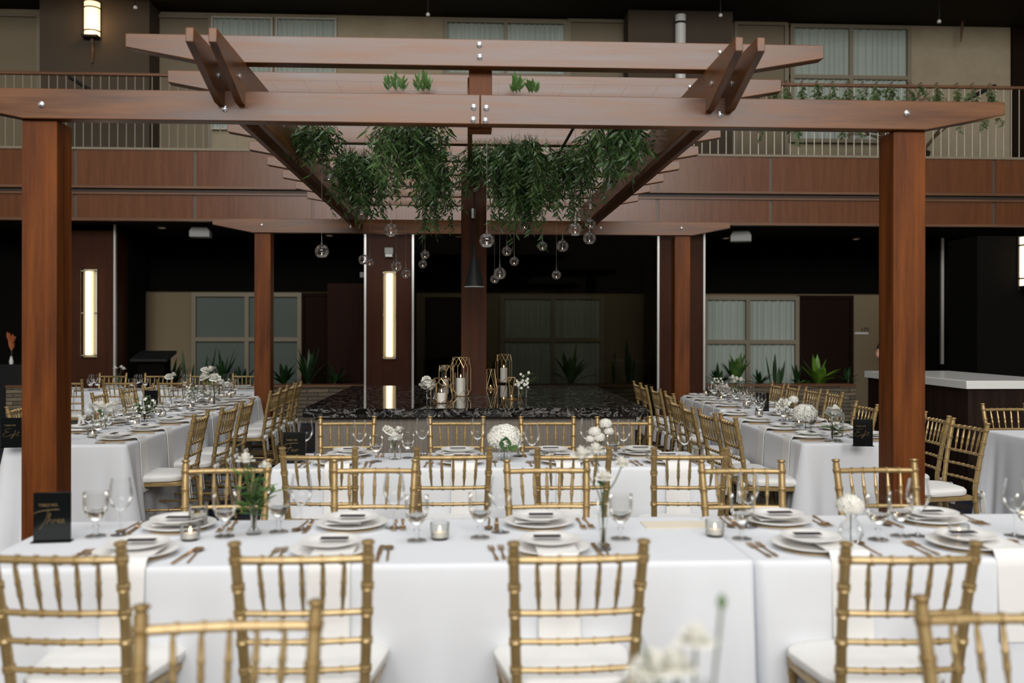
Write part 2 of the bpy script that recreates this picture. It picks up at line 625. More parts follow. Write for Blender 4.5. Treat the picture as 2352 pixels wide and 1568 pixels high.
# ------------------------------------------------------------------ windows and doors
def window(n, px0, px1, py0, py1, splits, hbars, Y, label, m_back, wavy, frame=None, fw=.055):
    """framed window on the rear wall: frame bars, glass, curtain folds behind"""
    frame = frame or M_frame
    a, b = at(px0, py0, Y), at(px1, py1, Y)
    x0, x1 = a.x, b.x
    z1 = py_z(py0, Y, (px0 + px1) / 2)
    z0 = py_z(py1, Y, (px0 + px1) / 2)
    w = thing('window_%d' % n, label, 'window', (x0, Y, z0), kind='structure')
    W, Hh = x1 - x0, z1 - z0
    fr = MB()
    for x in [0] + [px_x(s, Y) - x0 - fw / 2 for s in splits] + [W - fw]:
        fr.box(x, x + fw, -.09, 0, 0, Hh)
    for z in [0, Hh - fw] + [py_z(h, Y, (px0 + px1) / 2) - z0 - fw / 2 for h in hbars]:
        fr.box(0, W, -.092, -.001, z, z + fw)
    fr.build('window_frame', frame, w, smooth=False)
    MB().box(fw * .5, W - fw * .5, -.05, -.046, fw * .5, Hh - fw * .5).build('pane', M_pane, w, smooth=False)
    c = MB()
    n_ = int(W / .02) + 2
    vs = []
    for i in range(n_):
        x = fw * .4 + (W - fw * .8) * i / (n_ - 1)
        y = -.022 - (.020 * math.sin(x * 55 + 2.4 * math.sin(x * 7)) if wavy else 0)
        vs += [(x, y, fw * .4), (x, y, Hh - fw * .4)]
    c.add(vs, [(2 * i, 2 * i + 2, 2 * i + 3, 2 * i + 1) for i in range(n_ - 1)])
    c.build('curtain' if wavy else 'blind', m_back, w)
    return w


def door(n, px0, px1, pyt, zb, Y, label, m, knob=None):
    x0, x1 = px_x(px0, Y, pyt), px_x(px1, Y, pyt)
    zt = py_z(pyt, Y, (px0 + px1) / 2)
    d = thing('door_%d' % n, label, 'door', (x0, Y, zb), kind='structure')
    W, Hh = x1 - x0, zt - zb
    MB().box(-.06, 0, -.07, 0, 0, Hh + .06).box(W, W + .06, -.07, 0, 0, Hh + .06).box(0, W, -.07, 0, Hh, Hh + .06).build('door_frame', M_frame if m is M_doorb else M_doord, d, smooth=False)
    MB().box(.004, W - .004, -.035, -.004, .005, Hh - .004).build('door_leaf', m, d, smooth=False)
    if knob is not None:
        k = MB().lathe([(0, 0), (.012, 0), (.012, .03), (.028, .04), (.03, .055), (.02, .07), (0, .072)], 14)
        k.xform(Matrix.Translation((W * knob, -.035, 1.0)) @ Matrix.Rotation(PI / 2, 4, 'X'))
        k.build('door_knob', M_brass, d)
    return d


zb2 = ZF
# upstairs
door(1, -60, 88, 40, zb2, YW, 'beige balcony door at far left edge of the balcony', M_doorb)
door(2, 358, 480, 44, zb2, YW, 'beige balcony door right of the lit lantern', M_doorb)
window(1, 488, 628, 42, 300, (), (170,), YW, 'pale framed balcony window with green curtain beside the door', M_curtain, True, M_frame_w, .03)
window(2, 635, 774, 44, 300, (), (170,), YW, 'pale framed balcony window with green curtain, second from the door', M_curtain, True, M_frame_w, .03)
window(3, 1020, 1302, 49, 300, (1160,), (175,), YW, 'beige framed balcony window above the middle of the pergola', M_curtain, True, M_frame, .06)
door(3, 1310, 1430, 54, zb2, YW, 'beige balcony door left of the white pipe', M_doorb)
door(4, 1692, 1800, 60, zb2, YW, 'beige balcony door left of the large curtained window', M_doorb, .9)
window(4, 1812, 2088, 60, 330, (1950,), (180,), YW, 'large four-pane balcony window with pale curtains above the railing', M_curtain, True, M_frame, .07)
door(5, 2328, 2440, 66, zb2, YW, 'dark balcony doorway at far right edge of the balcony', M_doord)
# downstairs
window(5, 443, 694, 672, 905, (569,), (779,), YW, 'ground floor window with grey blinds left of the dark door', M_blind, False, M_frame, .075)
door(6, 700, 750, 680, 0, YW, 'narrow dark brown ground floor door beside the grey window', M_doord)
door(7, 985, 1058, 690, 0, YW, 'dark brown door between lit column and pergola centre post', M_doord)
window(6, 1148, 1386, 678, 905, (1269,), (780,), YW, 'dim ground floor window with curtains right of the centre post', M_curtain, True, M_frame, .075)
window(7, 1612, 1832, 680, 905, (1715,), (785,), YW, 'bright ground floor window with pale curtains behind the planter', M_curtain, True, M_frame, .075)
door(8, 1837, 1950, 686, 0, YW, 'dark brown ground floor door right of the pale curtains', M_doord)

# dark bulkhead over the ground floor doors and windows
slab('wall_bulkhead', M_darkwall, (XL, XR, YW - .13, YW, py_z(669, YW - .13), ZS), 'dark bulkhead above the ground floor doors and windows', 'wall')
# taupe columns on the balcony wall
slab('wall_column', M_taupe, (px_x(90, 15.95), px_x(342, 15.95), 15.95, YW, ZF, 7.25), 'brown wall pier carrying the lit lantern upstairs', 'column')
slab('wall_column', M_taupe, (px_x(1442, 15.95), px_x(1682, 15.95), 15.95, YW, ZF, 7.25), 'brown wall pier behind the white pipe upstairs', 'column')
# dark pieces of the ground floor wall
slab('wall_panel', M_panel_dark, (px_x(752, 15.9), px_x(836, 15.9), 15.9, YW, 0, 2.35), 'dark reddish wood panel left of the middle lit column', 'panel')
slab('wall_panel', M_darkwall, (px_x(2126, 15.6), 10.6, 15.6, YW, 0, ZS), 'black wall behind the white-topped bar', 'panel')
slab('wall_panel', M_darkwall, (XL, px_x(50, 15.6), 15.6, YW, 0, ZS), 'black wall left of the left front post', 'panel')


def column(px0, px1, label, strips, side=None):
    x0, x1 = px_x(px0, YC), px_x(px1, YC)
    c = thing('wood_column', label, 'column', ((x0 + x1) / 2, YC, 0), kind='structure')
    h = (x1 - x0) / 2
    MB().box(-h, h, 0, 1.3, 0, ZS - .1).build('veneer_panel', M_column, c, smooth=False)
    MB().box(-h - .02, h + .02, .05, 1.3, ZS - .1, ZS).build('head_band', M_darkwall, c, smooth=False)
    for s in strips:
        x = -h - .032 if s < 0 else h
        MB().box(x, x + .032, -.012, .05, 0, ZS).build('edge_strip', M_strip, c, smooth=False)
    if side:
        x = px_x(side, YC + .6) - (x0 + x1) / 2
        MB().box(h + .034, x, .5, 1.3, 0, ZS).build('dark_return', M_darkwall, c, smooth=False)
    return c


column(128, 261, 'brown veneer column with lit strip light beside the left front post', (1,), 300)
column(841, 946, 'brown veneer column with lit strip light left of the centre post', (-1, 1))
column(1514, 1615, 'brown veneer column behind the right rear post', (-1, 1))
st = MB().box(px_x(2162, 15.55), px_x(2168, 15.55), 15.55, 15.6, py_z(836, 15.55, 2165), ZS - .02).build('trim_1', M_strip, smooth=False)
struct(st, 'vertical pale metal strip on the black wall right of the post', 'trim')


gp = MB().box(px_x(952, YC + .1), px_x(1506, YC + .1), YC + .1, YC + .112, 0, ZS - .001).build('dimming_partition', M_dimming, smooth=False)  # added tinted pane, put in to dim the bay behind it
struct(gp, 'added smoked glass dimming the bay between the two middle brown columns', 'partition')


def strip_light(px0, px1, py0, py1, label):
    Y = YC - .012
    a, b = at(px0, py0, Y), at(px1, py1, Y)
    l = thing('strip_light', label, 'wall light', ((a.x + b.x) / 2, Y, b.z))
    w, h = b.x - a.x, a.z - b.z
    MB().box(-w / 2, w / 2, -.075, -.069, 0, h).build('frosted_panel', mat_frost, l, smooth=False)
    MB().tube([(0, -.035, .06), (0, -.035, h - .06)], w * .24, 16).build('lamp_tube', mat_tube, l)
    MB().box(-w * .45, w * .45, 0.0, .01, .02, h - .02).build('back_plate', M_white, l, smooth=False)
    for z in (.05, h / 2, h - .05):
        for x in (-w * .42, w * .42):
            MB().tube([(x, 0, z), (x, -.082, z)], .009, 8).build('standoff', M_metal, l)


mat_tube = emitter('lamp_tube', (1, .82, .56, 1), 2.0)
mat_frost = glassy('frosted_panel', (.80, .77, .70), (.6, .58, .52), rough=.4, refl=.1)
strip_light(190, 224, 615, 823, 'tall lit strip light on the column by the left front post')
strip_light(879, 911, 620, 827, 'tall lit strip light on the column left of centre post')


def lantern(px0, px1, py0, py1, Y, label, tail, s=1.7):
    a, b = at(px0, py0, Y), at(px1, py1, Y)
    w, h = b.x - a.x, a.z - b.z
    l = thing('wall_lantern', label, 'wall light', ((a.x + b.x) / 2, Y, b.z))
    r = w / 2
    g = MB()
    n = 14
    vs, fs = [], []
    for z in (.06 * h, h):
        for i in range(n + 1):
            t = PI * i / n
            vs.append((-r * math.cos(t), -r * 1.05 * math.sin(t) - .02, z))
    fs = [(i, i + 1, n + 2 + i, n + 1 + i) for i in range(n)]
    g.add(vs, fs)
    g.build('lamp_shade', emitter('lantern_glass', (1, .68, .34, 1), s), l)
    for z in (.2 * h, .84 * h):
        MB().tube([(-r * 1.04 * math.cos(PI * i / n), -r * 1.1 * math.sin(PI * i / n) - .02, z) for i in range(n + 1)], .011, 6).build('band', M_black, l)
    MB().box(-r * 1.12, r * 1.12, -.02, .0, -.02 * h, h * 1.02).build('back_plate', M_black, l, smooth=False)
    MB().prism_y([(-r, 0), (r, 0), (r * 1.05, .06 * h), (-r * 1.05, .06 * h)], -r * 1.15 - .02, -.02).build('base_cap', M_black, l, smooth=False)
    if tail:
        MB().tube([(0, -.03, 0), (.01, -.03, -h * .35), (.0, -.03, -h * .66)], [.03, .024, .016], 8).build('finial', M_bark, l)


lantern(196, 231, 8, 91, 15.95, 'lit amber half-round lantern on the brown pier upstairs', True)
pier = slab('wall_pier', M_darkwall, (6.55, 9.2, 11.3, 12.0, 0, 2.75), 'black pier behind the white bar carrying the right lantern', 'column')
lantern(2340, 2404, 545, 664, 11.3, 'bright white lantern cut off by the right edge above the bar', False, 4)


# sprinkler heads, white pipe, hanging twig
for (p, lab) in (((311, 18), 'small white ceiling sprinkler beside the lit lantern'), ((983, 34), 'small white ceiling sprinkler above the pergola middle'),
                 ((1655, 36), 'small white ceiling sprinkler right of the white pipe'), ((2157, 50), 'small white ceiling sprinkler above the large balcony window')):
    w = at(p[0], p[1], 15.2)
    zt = py_z(22, YW)
    s = thing('sprinkler', lab, 'sprinkler', w, group='balcony ceiling sprinklers')
    MB().tube([(0, 0, .03), (0, 0, max(.06, zt - w.z))], .012, 8).build('pipe', M_dim, s)
    MB().lathe([(0, -.03), (.03, -.02), (.035, .01), (.018, .035), (0, .036)], 12).build('sprinkler_head', M_white, s)
a = at(1563, 35, 15.8)
p_ = thing('white_pipe', 'short white capped pipe on the brown pier upstairs', 'pipe', (a.x, 15.8, ZF))
h_ = a.z - ZF
MB().tube([(0, 0, 0), (0, 0, h_ - .16)], .095, 20).build('pipe_body', M_white, p_)
MB().tube([(0, 0, h_ - .16), (0, 0, h_ - .12)], .085, 20).build('collar', M_black, p_)
MB().tube([(0, 0, h_ - .12), (0, 0, h_)], .095, 20).build('cap', M_white, p_)
a = at(2211, 47, 16.2)
tw = MB().tube([at(2211, 22, 16.2), a, at(2209, 70, 16.2), at(2207, 96, 16.2)], [.008, .02, .025, .012], 7).build('brown_twine', M_bark)
tag(tw, 'short brown twine hanging over the balcony wall at right', 'twine')

# things under the balcony ceiling
for (p0, p1, lab, rz) in (((438, 518), (484, 546), 'pale ceiling speaker under the balcony, left of the pergola', .1),
                          ((1678, 526), (1724, 556), 'pale ceiling speaker under the balcony, right of the pergola', -.25)):
    Y = 14.5
    a, b = at(p0[0], p0[1], Y), at(p1[0], p1[1], Y)
    s = thing('ceiling_speaker', lab, 'speaker', ((a.x + b.x) / 2, Y, ZS), rz, group='balcony ceiling speakers')
    w, h = b.x - a.x, ZS - b.z
    MB().prism_y([(-w / 2, -h), (w / 2, -h), (w * .5, -h * .55), (w * .38, -.05), (-w * .38, -.05), (-w * .5, -h * .55)], -.12, .12).build('speaker_box', M_grey, s, bevel=.01)
    MB().box(-.05, .05, -.04, .04, -.05, 0).build('bracket', M_black, s, smooth=False)
    MB().box(-w * .44, w * .44, -.126, -.119, -h * .95, -h * .5).build('speaker_grille', M_grey, s, smooth=False)
for (px, py, lab) in ((372, 516, 'recessed downlight in the balcony ceiling left of the speaker'), (757, 551, 'recessed downlight seen past the first glass globe'),
                      (1055, 553, 'recessed downlight left of the centre post'), (1667, 558, 'recessed downlight left of the right speaker'),
                      (1966, 561, 'recessed downlight near the right front post')):
    Y = 14.9 if py < 530 else 15.9
    a = at(px, py, Y)
    d = thing('downlight', lab, 'ceiling light', (a.x, Y, ZS))
    MB().lathe([(.055, 0), (.085, 0), (.085, -.012), (.055, -.02), (.055, 0)], 20).build('trim_ring', M_metal, d)
    MB().lathe([(0, -.004), (.054, -.004)], 20).build('lens', emitter('downlight_lens', (1, .7, .4, 1), .5), d)
a, b = at(884, 569, YC - .01), at(904, 591, YC - .01)
e = thing('emergency_light', 'small grey emergency light on the column above the strip light', 'emergency light', ((a.x + b.x) / 2, YC - .012, b.z))
w, h = b.x - a.x, a.z - b.z
MB().box(-w / 2, w / 2, -.08, 0, h * .3, h).build('housing', M_grey, e, bevel=.01)
MB().box(-w * .42, w * .42, -.095, -.01, 0, h * .3).build('lens', M_white, e, bevel=.01)
a, b = at(827, 625, 15.88), at(836, 637, 15.88)
tag(MB().box(a.x, b.x, 15.86, 15.9, b.z, a.z).build('wall_switch', M_grey, smooth=False), 'small pale switch box on the dark panel beside the column', 'switch')


def solid(o):
    """lettering as a plain mesh"""
    bpy.context.view_layer.update()
    me = bpy.data.meshes.new_from_object(o.evaluated_get(bpy.context.evaluated_depsgraph_get()))
    n = bpy.data.objects.new(o.name, me)
    COL.objects.link(n)
    bpy.data.objects.remove(o)
    n.name = me.name = 'lettering'
    return n


def room_sign(px0, px1, py, num, npx, label):
    a, b = at(px0, py, YW - .01), at(px1, py, YW - .01)
    s = thing('room_sign', label, 'sign', ((a.x + b.x) / 2, YW - .001, a.z))
    MB().box((a.x - b.x) / 2, (b.x - a.x) / 2, -.02, 0, -.02, .02).build('bar', M_white, s, smooth=False)
    if num:
        t = bpy.data.curves.new('number', 'FONT')
        t.body = num
        t.size = .105
        t.extrude = .004
        o = bpy.data.objects.new('number', t)
        COL.objects.link(o)
        t.materials.append(M_black)
        o = solid(o)
        o.parent = s
        o.location = (npx, -.006, .03)
        o.rotation_euler = (PI / 2, 0, 0)


room_sign(1963, 1994, 765, '172', -.01, 'room number sign with pale bar right of the dark door')
room_sign(985, 1016, 760, None, 0, 'pale sign bar in the dark right of the lit column')

# ------------------------------------------------------------------ planter of stacked stone
YP = 15.0
zc = py_z(883, YP)
pl = thing('stone_planter', 'long stacked stone planter wall with brown cap', 'planter', (0, YP, 0), kind='structure')
MB().box(px_x(14, YP), px_x(1966, YP), 0, .3, 0, zc - .035).build('stone_wall', M_stone, pl, smooth=False)
MB().box(px_x(14, YP), px_x(1966, YP), -.03, .32, zc - .035, zc).build('cap', M_rail, pl, smooth=False)
MB().box(px_x(14, YP), px_x(1966, YP), .3, 1.3, 0, zc - .06).build('soil', M_soil, pl, smooth=False)


def rosette(px, py_top, spread, label, n=20, W=.055, up=.22, m=None, Y=None, pyb=886, wide=1.0, name='planter_plant'):
    """plant in the planter: blades arching from one crown"""
    Y = Y or YP + .55
    top = at(px, py_top, Y)
    zb = zc - .06
    Hh = top.z - zb
    sp = spread * 1.45 * Y / F
    p = thing(name, label, 'plant', (top.x, Y, zb), group=None)
    f = MB()
    rr = random.Random(px)
    for i in range(n):
        a = 2 * PI * i * .618 + rr.uniform(-.2, .2)
        k = rr.random()
        el = up + (1 - up) * k
        d = Vector((math.cos(a) * sp * (1 - k * .7), math.sin(a) * .4 * (1 - k * .6), Hh * (.42 + .62 * el)))
        L = d.length * rr.uniform(.8, 1.08)
        d = d.normalized()
        f.leaf((rr.uniform(-.02, .02), rr.uniform(-.02, .02), .02), d, Vector((-d.x, -d.y, .5 + d.z)), L, W * rr.uniform(.9, 1.4), droop=L * 1.25 * (1 - el))
    f.build('foliage', m or M_leafC, p)
    MB().tube([(0, 0, 0), (0, 0, .14)], [.03, .02], 8).build('stem', M_stem, p)


def blades(px, py_top, label, n=7, W=.05, m=None, sp=.12):
    Y = YP + .5
    top = at(px, py_top, Y)
    zb = zc - .06
    Hh = top.z - zb
    p = thing('snake_plant', label, 'plant', (top.x, Y, zb))
    rr = random.Random(px + 1)
    f = MB()
    for i in range(n):
        x = rr.uniform(-sp, sp)
        d = Vector((x * .9, rr.uniform(-.1, .1), 1)).normalized()
        f.leaf((x * .5, rr.uniform(-.06, .06), 0), d, (rr.uniform(-1, 1), -1, 0), Hh * (1 if i == 0 else rr.uniform(.5, .98)), W)
    f.build('foliage', m or M_leafC, p)


blades(432, 798, 'tall dark bladed plant left of the grey window', 3, .06)
blades(467, 795, 'tall dark bladed plant in front of the grey window', 3, .06, sp=.2)
rosette(398, 815, 40, 'small spiky dark plant beside the lectern')
rosette(512, 802, 62, 'arching dark green plant in front of grey window', 22, .06)
rosette(560, 838, 45, 'low arching dark plant left of the left rear post', 14)
rosette(652, 822, 36, 'dark leafy plant right of the left rear post', 14, .09)
rosette(708, 800, 40, 'upright dark plant with white bud right of left rear post', 16, .06, .7)
rosette(770, 832, 44, 'low dark fern at the left end of the black island', 18, .05)
rosette(1130, 815, 44, 'shadowed palm behind the black island centre', 16, .05)
rosette(1312, 795, 52, 'green arching dracaena in front of the dim curtains', 20, .08, .45, M_leafB)
blades(1445, 770, 'tall snake plant behind the right end of the island', 5, .07)
blades(1412, 800, 'short snake plant behind the right end of the island', 4, .05)
rosette(1652, 830, 34, 'leafy dark plant left of the pale curtains', 16, .07)
rosette(1692, 806, 40, 'bright leafy plant in front of the pale curtains', 20, .09, .55, M_leafB)
blades(1782, 808, 'dark snake plant in front of the pale curtains', 9, .05, sp=.22)
rosette(1745, 850, 40, 'low dark fern between the two leafy planter plants', 16, .05)
rosette(1880, 812, 62, 'lime green rosette plant with broad leaves in front of dark door', 20, .115, .1, M_leafD)
rosette(1948, 836, 26, 'small spiky plant beside the left end of the white bar', 10, .05)
rosette(1830, 838, 26, 'small plant with white flower left of the lime rosette', 12, .05)

# lectern and a vase in the dark at the left
lx0, lx1 = px_x(308, 14.4), px_x(392, 14.4)
lz = py_z(806, 14.4, 350)
le = thing('lectern', 'dark lectern with broad sloping top in front of beige wall', 'lectern', ((lx0 + lx1) / 2, 14.45, 0))
w = (lx1 - lx0) / 2
MB().prism_x([(-.22, lz - .16), (-.22, lz - .12), (.25, lz), (.25, lz - .04)], -w, w).build('sloping_top', M_black, le, smooth=False)
MB().box(-w * .72, w * .72, -.12, .2, .06, lz - .12).build('cabinet', M_darkwall, le, smooth=False)
MB().box(-w * .85, w * .85, -.18, .24, 0, .06).build('plinth', M_black, le, smooth=False)
a = at(26, 790, 15.3)
sh = slab('side_table', M_black, (a.x - .35, a.x + .3, 15.05, 15.55, 0, py_z(836, 15.3, 26)), '', '')
tag(sh, 'black side table in the dark left of the left front post', 'table', kind='thing')
v = thing('flower_vase', 'slim pale vase with orange blooms in the dark at far left', 'vase', (a.x, 15.3, py_z(836, 15.3, 26)))
MB().lathe([(0, 0), (.03, 0), (.035, .05), (.02, .1), (.018, .12), (.024, .13), (0, .13)], 12).build('vase', M_white, v)
f = MB()
for i in range(9):
    f.leaf((R.uniform(-.03, .03), 0, .22 + .02 * i), (R.uniform(-.4, .6), R.uniform(-.3, .3), 1), (0, -1, 0), .17, .07)
f.build('bloom', mat('orange_petal', (.38, .10, .03, 1), .6), v)
MB().tube([(0, 0, .1), (0.01, 0, .24)], .008, 6).build('stem', M_stem, v)

# ------------------------------------------------------------------ bar at right
YB0, YB1 = 7.92, 10.02
bz = 1.07
bx0, bx1 = at(2220, 873, YB0).x, at(2180, 850, YB1).x
bar = thing('bar_counter', 'dark bar with thick white countertop beside the right front post', 'bar', ((bx0 + bx1) / 2, (YB0 + YB1) / 2, 0))
hw, hd = (bx1 - bx0) / 2, (YB1 - YB0) / 2
MB().box(-hw, hw, -hd, hd, bz - .075, bz).build('countertop', M_quartz, bar, bevel=.004)
MB().box(-hw + .03, hw - .03, -hd + .03, hd - .03, .08, bz - .075).build('bar_front', M_bar, bar, smooth=False)
MB().box(-hw + .08, hw - .08, -hd + .08, hd - .08, 0, .08).build('plinth', M_black, bar, smooth=False)

# ------------------------------------------------------------------ granite island
iy0, iy1, iz = 6.78, 9.66, .93
ix0, ix1 = at(695, 937, iy0).x, at(1487, 935, iy0).x
icx, icy = (ix0 + ix1) / 2, (iy0 + iy1) / 2
isl = thing('island_bar', 'large island with polished black granite top under the pergola', 'island', (icx, icy, 0))
hw, hd = (ix1 - ix0) / 2, (iy1 - iy0) / 2
PCY = 8.4
pcx, pcy = at(1088, 780, PCY).x - icx, PCY - icy
q = .118
MB().box(-hw, hw, -hd, pcy - q, iz - .065, iz).box(-hw, hw, pcy + q, hd, iz - .065, iz).box(-hw, pcx - q, pcy - q, pcy + q, iz - .065, iz).box(pcx + q, hw, pcy - q, pcy + q, iz - .065, iz).build('granite_top', M_granite, isl, smooth=False)
MB().box(-hw + .08, hw - .08, -hd + .08, hd - .08, .0, iz - .065).build('ribbed_base', M_lam, isl, smooth=False)

# ================================================================== PERGOLA
pg = thing('pergola', 'large brown timber pergola with slatted top over the island', 'pergola', (.07, 7.6, 0))
OX, OY = .07, 7.6
ZB0, ZB1 = 2.652, 2.815        # front and rear beam
ZR0, ZR1 = 2.735, 2.972        # rafters
ZS0, ZS1 = 2.972, 3.122        # slats
bolt = MB().lathe([(0, 0), (.017, 0), (.017, .004), (.011, .009), (0, .012)], 14).xform(Matrix.Rotation(PI / 2, 4, 'X')).mesh('bolt', M_bolt)
bolt_s = MB().lathe([(0, 0), (.013, 0), (.013, .004), (.008, .009), (0, .012)], 14).xform(Matrix.Rotation(PI / 2, 4, 'X')).mesh('bolt', M_bolt)


def post(px0, px1, Y, zt, W=.187):
    x = (px_x(px0, Y) + px_x(px1, Y)) / 2
    return MB().box(-W / 2, W / 2, 0, W, 0, zt).build('post', M_wz, pg, (x - OX, Y - OY, 0), bevel=.005)


YFB, YRB = 5.0, 10.6
post(50, 129, YFB + .012, ZB0)
post(2052, 2126, YFB + .012, ZB0)
post(584, 621, YRB + .012, ZB0)
post(1549, 1586, YRB + .012, ZB0)
o = MB().box(-.1175, .1175, -.1175, .1175, iz - .064, ZR1 - .01).build('centre_post', M_wz_shaded, pg, (icx + pcx - OX, PCY - OY, 0), bevel=.005)


def beam(px0, px1, Y, z0, z1, cut, nick, name='beam', th=.09, split=None):
    """long board with ends tapered from below"""
    x0, x1 = px_x(px0, Y), px_x(px1, Y)
    xm = (x0 + x1) / 2
    xs = [(x0, x1)] if split is None else [(x0, split - .001), (split + .001, x1)]
    res = []
    for (a, b) in xs:
        poly = []
        if a == x0:
            poly += [(a, z1), (a, z0 + nick), (a + cut, z0)]
        else:
            poly += [(a, z1), (a, z0)]
        if b == x1:
            poly += [(b - cut, z0), (b, z0 + nick), (b, z1)]
        else:
            poly += [(b, z0), (b, z1)]
        poly = [(x - OX, z) for x, z in poly]
        res.append(MB().prism_y(poly, 0, th).build(name, M_wx, pg, (0, Y - OY, 0), bevel=.004))
    return res


fb = beam(-150, 2308, YFB - .02, ZB0, ZB1, .46, .09, split=px_x(1102, YFB))
rb = beam(487, 1677, YRB - .02, ZB0, ZB1 + .0, .46, .09)


def bolts(parent, pts, Y, mesh=bolt):
    for (px, py) in pts:
        w = at(px, py, Y)
        part(mesh, 'bolt', parent, (w.x - OX, w.y - (parent.location.y + OY), w.z))


bolts(fb[0], [(95, 240), (516, 250), (1088, 246), (1087, 275)], YFB - .021)
bolts(fb[1], [(1117, 248), (1115, 277), (1654, 263), (2083, 260)], YFB - .021)
bolts(rb[0], [(601, 517), (806, 521), (1380, 524), (1566, 524)], YRB - .021)
# rafters in pairs, front to back, tips tapered from below
yr0, yr1 = 4.42, 11.05
for x in (-1.345, -1.235, 1.345, 1.455):
    poly = [(yr0 - OY, ZR1), (yr0 - OY, ZR1 - .07), (yr0 + .50 - OY, ZR0), (yr1 - .5 - OY, ZR0), (yr1 - OY, ZR1 - .07), (yr1 - OY, ZR1)]
    ra = MB().prism_x(poly, -.02, .02).build('rafter', M_wy, pg, (x - OX, 0, 0), bevel=.004)
    for yb in (4.86, 6.0):
        s = -1 if x in (-1.345, 1.345) else 1
        bo = part(bolt, 'bolt', ra, (.021 if x < 0 else -.021, yb - OY, 2.86), (0, 0, PI / 2 if x < 0 else -PI / 2))
    for k in range(2):
        pass
# slats across
slats = []
for i in range(9):
    Y = 4.985 + .69 * i
    hw = 1.93 - .0 * i
    poly = [(-hw, ZS1), (-hw, ZS0 + .075), (-hw + .42, ZS0), (hw - .42, ZS0), (hw, ZS0 + .075), (hw, ZS1)]
    slats.append(MB().prism_y(poly, 0, .085).build('slat', M_wx, pg, (0, Y - OY, 0), bevel=.004))
bolts(slats[0], [(1101, 103), (1102, 131)], 4.984)
bolts(slats[0], [(526, 107), (1654, 121)], 4.984, bolt_s)
bolts(slats[1], [(588, 189), (1585, 200)], 4.984 + .69, bolt_s)
# stub joining slat and front beam, centre boards and cable tray
MB().box(-.065, .065, 0, .12, ZB0 - .012, ZS1 - .04).build('king_block', M_wz, pg, (px_x(1103, YFB) - OX, YFB + .072 - OY, 0), bevel=.004)
xk = px_x(1078, 7.6)
MB().box(-.016, .016, 5.2 - OY, PCY - .12 - OY, ZR1 - .12, ZR1).build('centre_board', M_wy, pg, (xk - OX, 0, 0), bevel=.003)
MB().tube([(px_x(1310, 6.6, 300) - OX, 6.35 - OY, 2.96), (px_x(1290, 7, 345) - OX, 8.6 - OY, 2.96), (px_x(1225, 9, 450) - OX, 10.2 - OY, 2.96)], .011, 6).build('cable', M_black, pg)
# wire netting that carries the greenery
wm = MB()
for i in range(13):
    x = -1.15 + i * .19
    wm.tube([(x - OX, 5.3 - OY, 2.965), (x - OX, 10 - OY, 2.965)], .0004, 4, False)
for j in range(24):
    y = 5.3 + j * .2
    wm.tube([(-1.2 - OX, y - OY, 2.966), (1.2 - OX, y - OY, 2.966)], .0004, 4, False)
wm.build('wire_netting', M_grey, pg)
a = at(1087, 490, PCY - .13)
MB().box(-.016, .016, -.02, 0, -.045, .045).build('cable_clip', M_white, pg, (a.x - OX, PCY - .1175 - OY, a.z), bevel=.004)

# ------------------------------------------------------------------ cone pendant
a = at(1089, 658, 7.3)
pn = thing('pendant_lamp', 'black cone pendant lamp hanging in front of the centre post', 'pendant lamp', (a.x, 7.3, a.z))
MB().lathe([(.077, 0), (.081, 0), (.030, .215), (.022, .24), (.0, .242)], 32).lathe([(.076, .001), (.027, .20), (0, .21)], 32).build('lamp_shade', M_black, pn)
MB().lathe([(.074, 0.0), (.0815, 0.0), (.0815, -.004), (.074, -.004), (.074, 0)], 32).build('rim', M_white, pn)
MB().tube([(0, 0, .235), (0, 0, .33)], .014, 10).build('lamp_neck', M_black, pn)
MB().tube([(0, 0, .33), (0, 0, 2.96 - a.z)], .0045, 6).build('cord', M_black, pn)
MB().lathe([(0, .07), (.02, .075), (.03, .1), (.02, .13), (0, .14)], 14).build('bulb', M_white, pn)

# ------------------------------------------------------------------ hanging glass globes with candles
def orb_master():
    t = thing('glass_globe', '', 'candle globe', group='glass candle globes hung under the pergola')
    r = .05
    g = MB()
    prof = [(.0, -.044), (.024, -.044), (.030, -.040)]
    for i in range(4, 19):
        w = PI * i / 18.5
        prof.append((r * math.sin(w), -r * math.cos(w)))
    prof += [(.007, .054), (.005, .066), (0, .068)]
    g.lathe(prof, 26)
    g.lathe([(a_ * .95, b_ * .95) for a_, b_ in prof[3:-3]], 26).build('globe', M_orb, t)
    MB().lathe([(0, -.042), (.019, -.042), (.019, -.027), (0, -.027)], 14).build('tealight', M_wax, t)
    MB().lathe([(0, -.027), (.0028, -.021), (0, -.013)], 8).build('flame', M_flame, t)
    MB().tube([(0, 0, .066), (0, 0, .10), (.004, 0, .11)], .0016, 6).build('hook', M_metal, t)
    return t


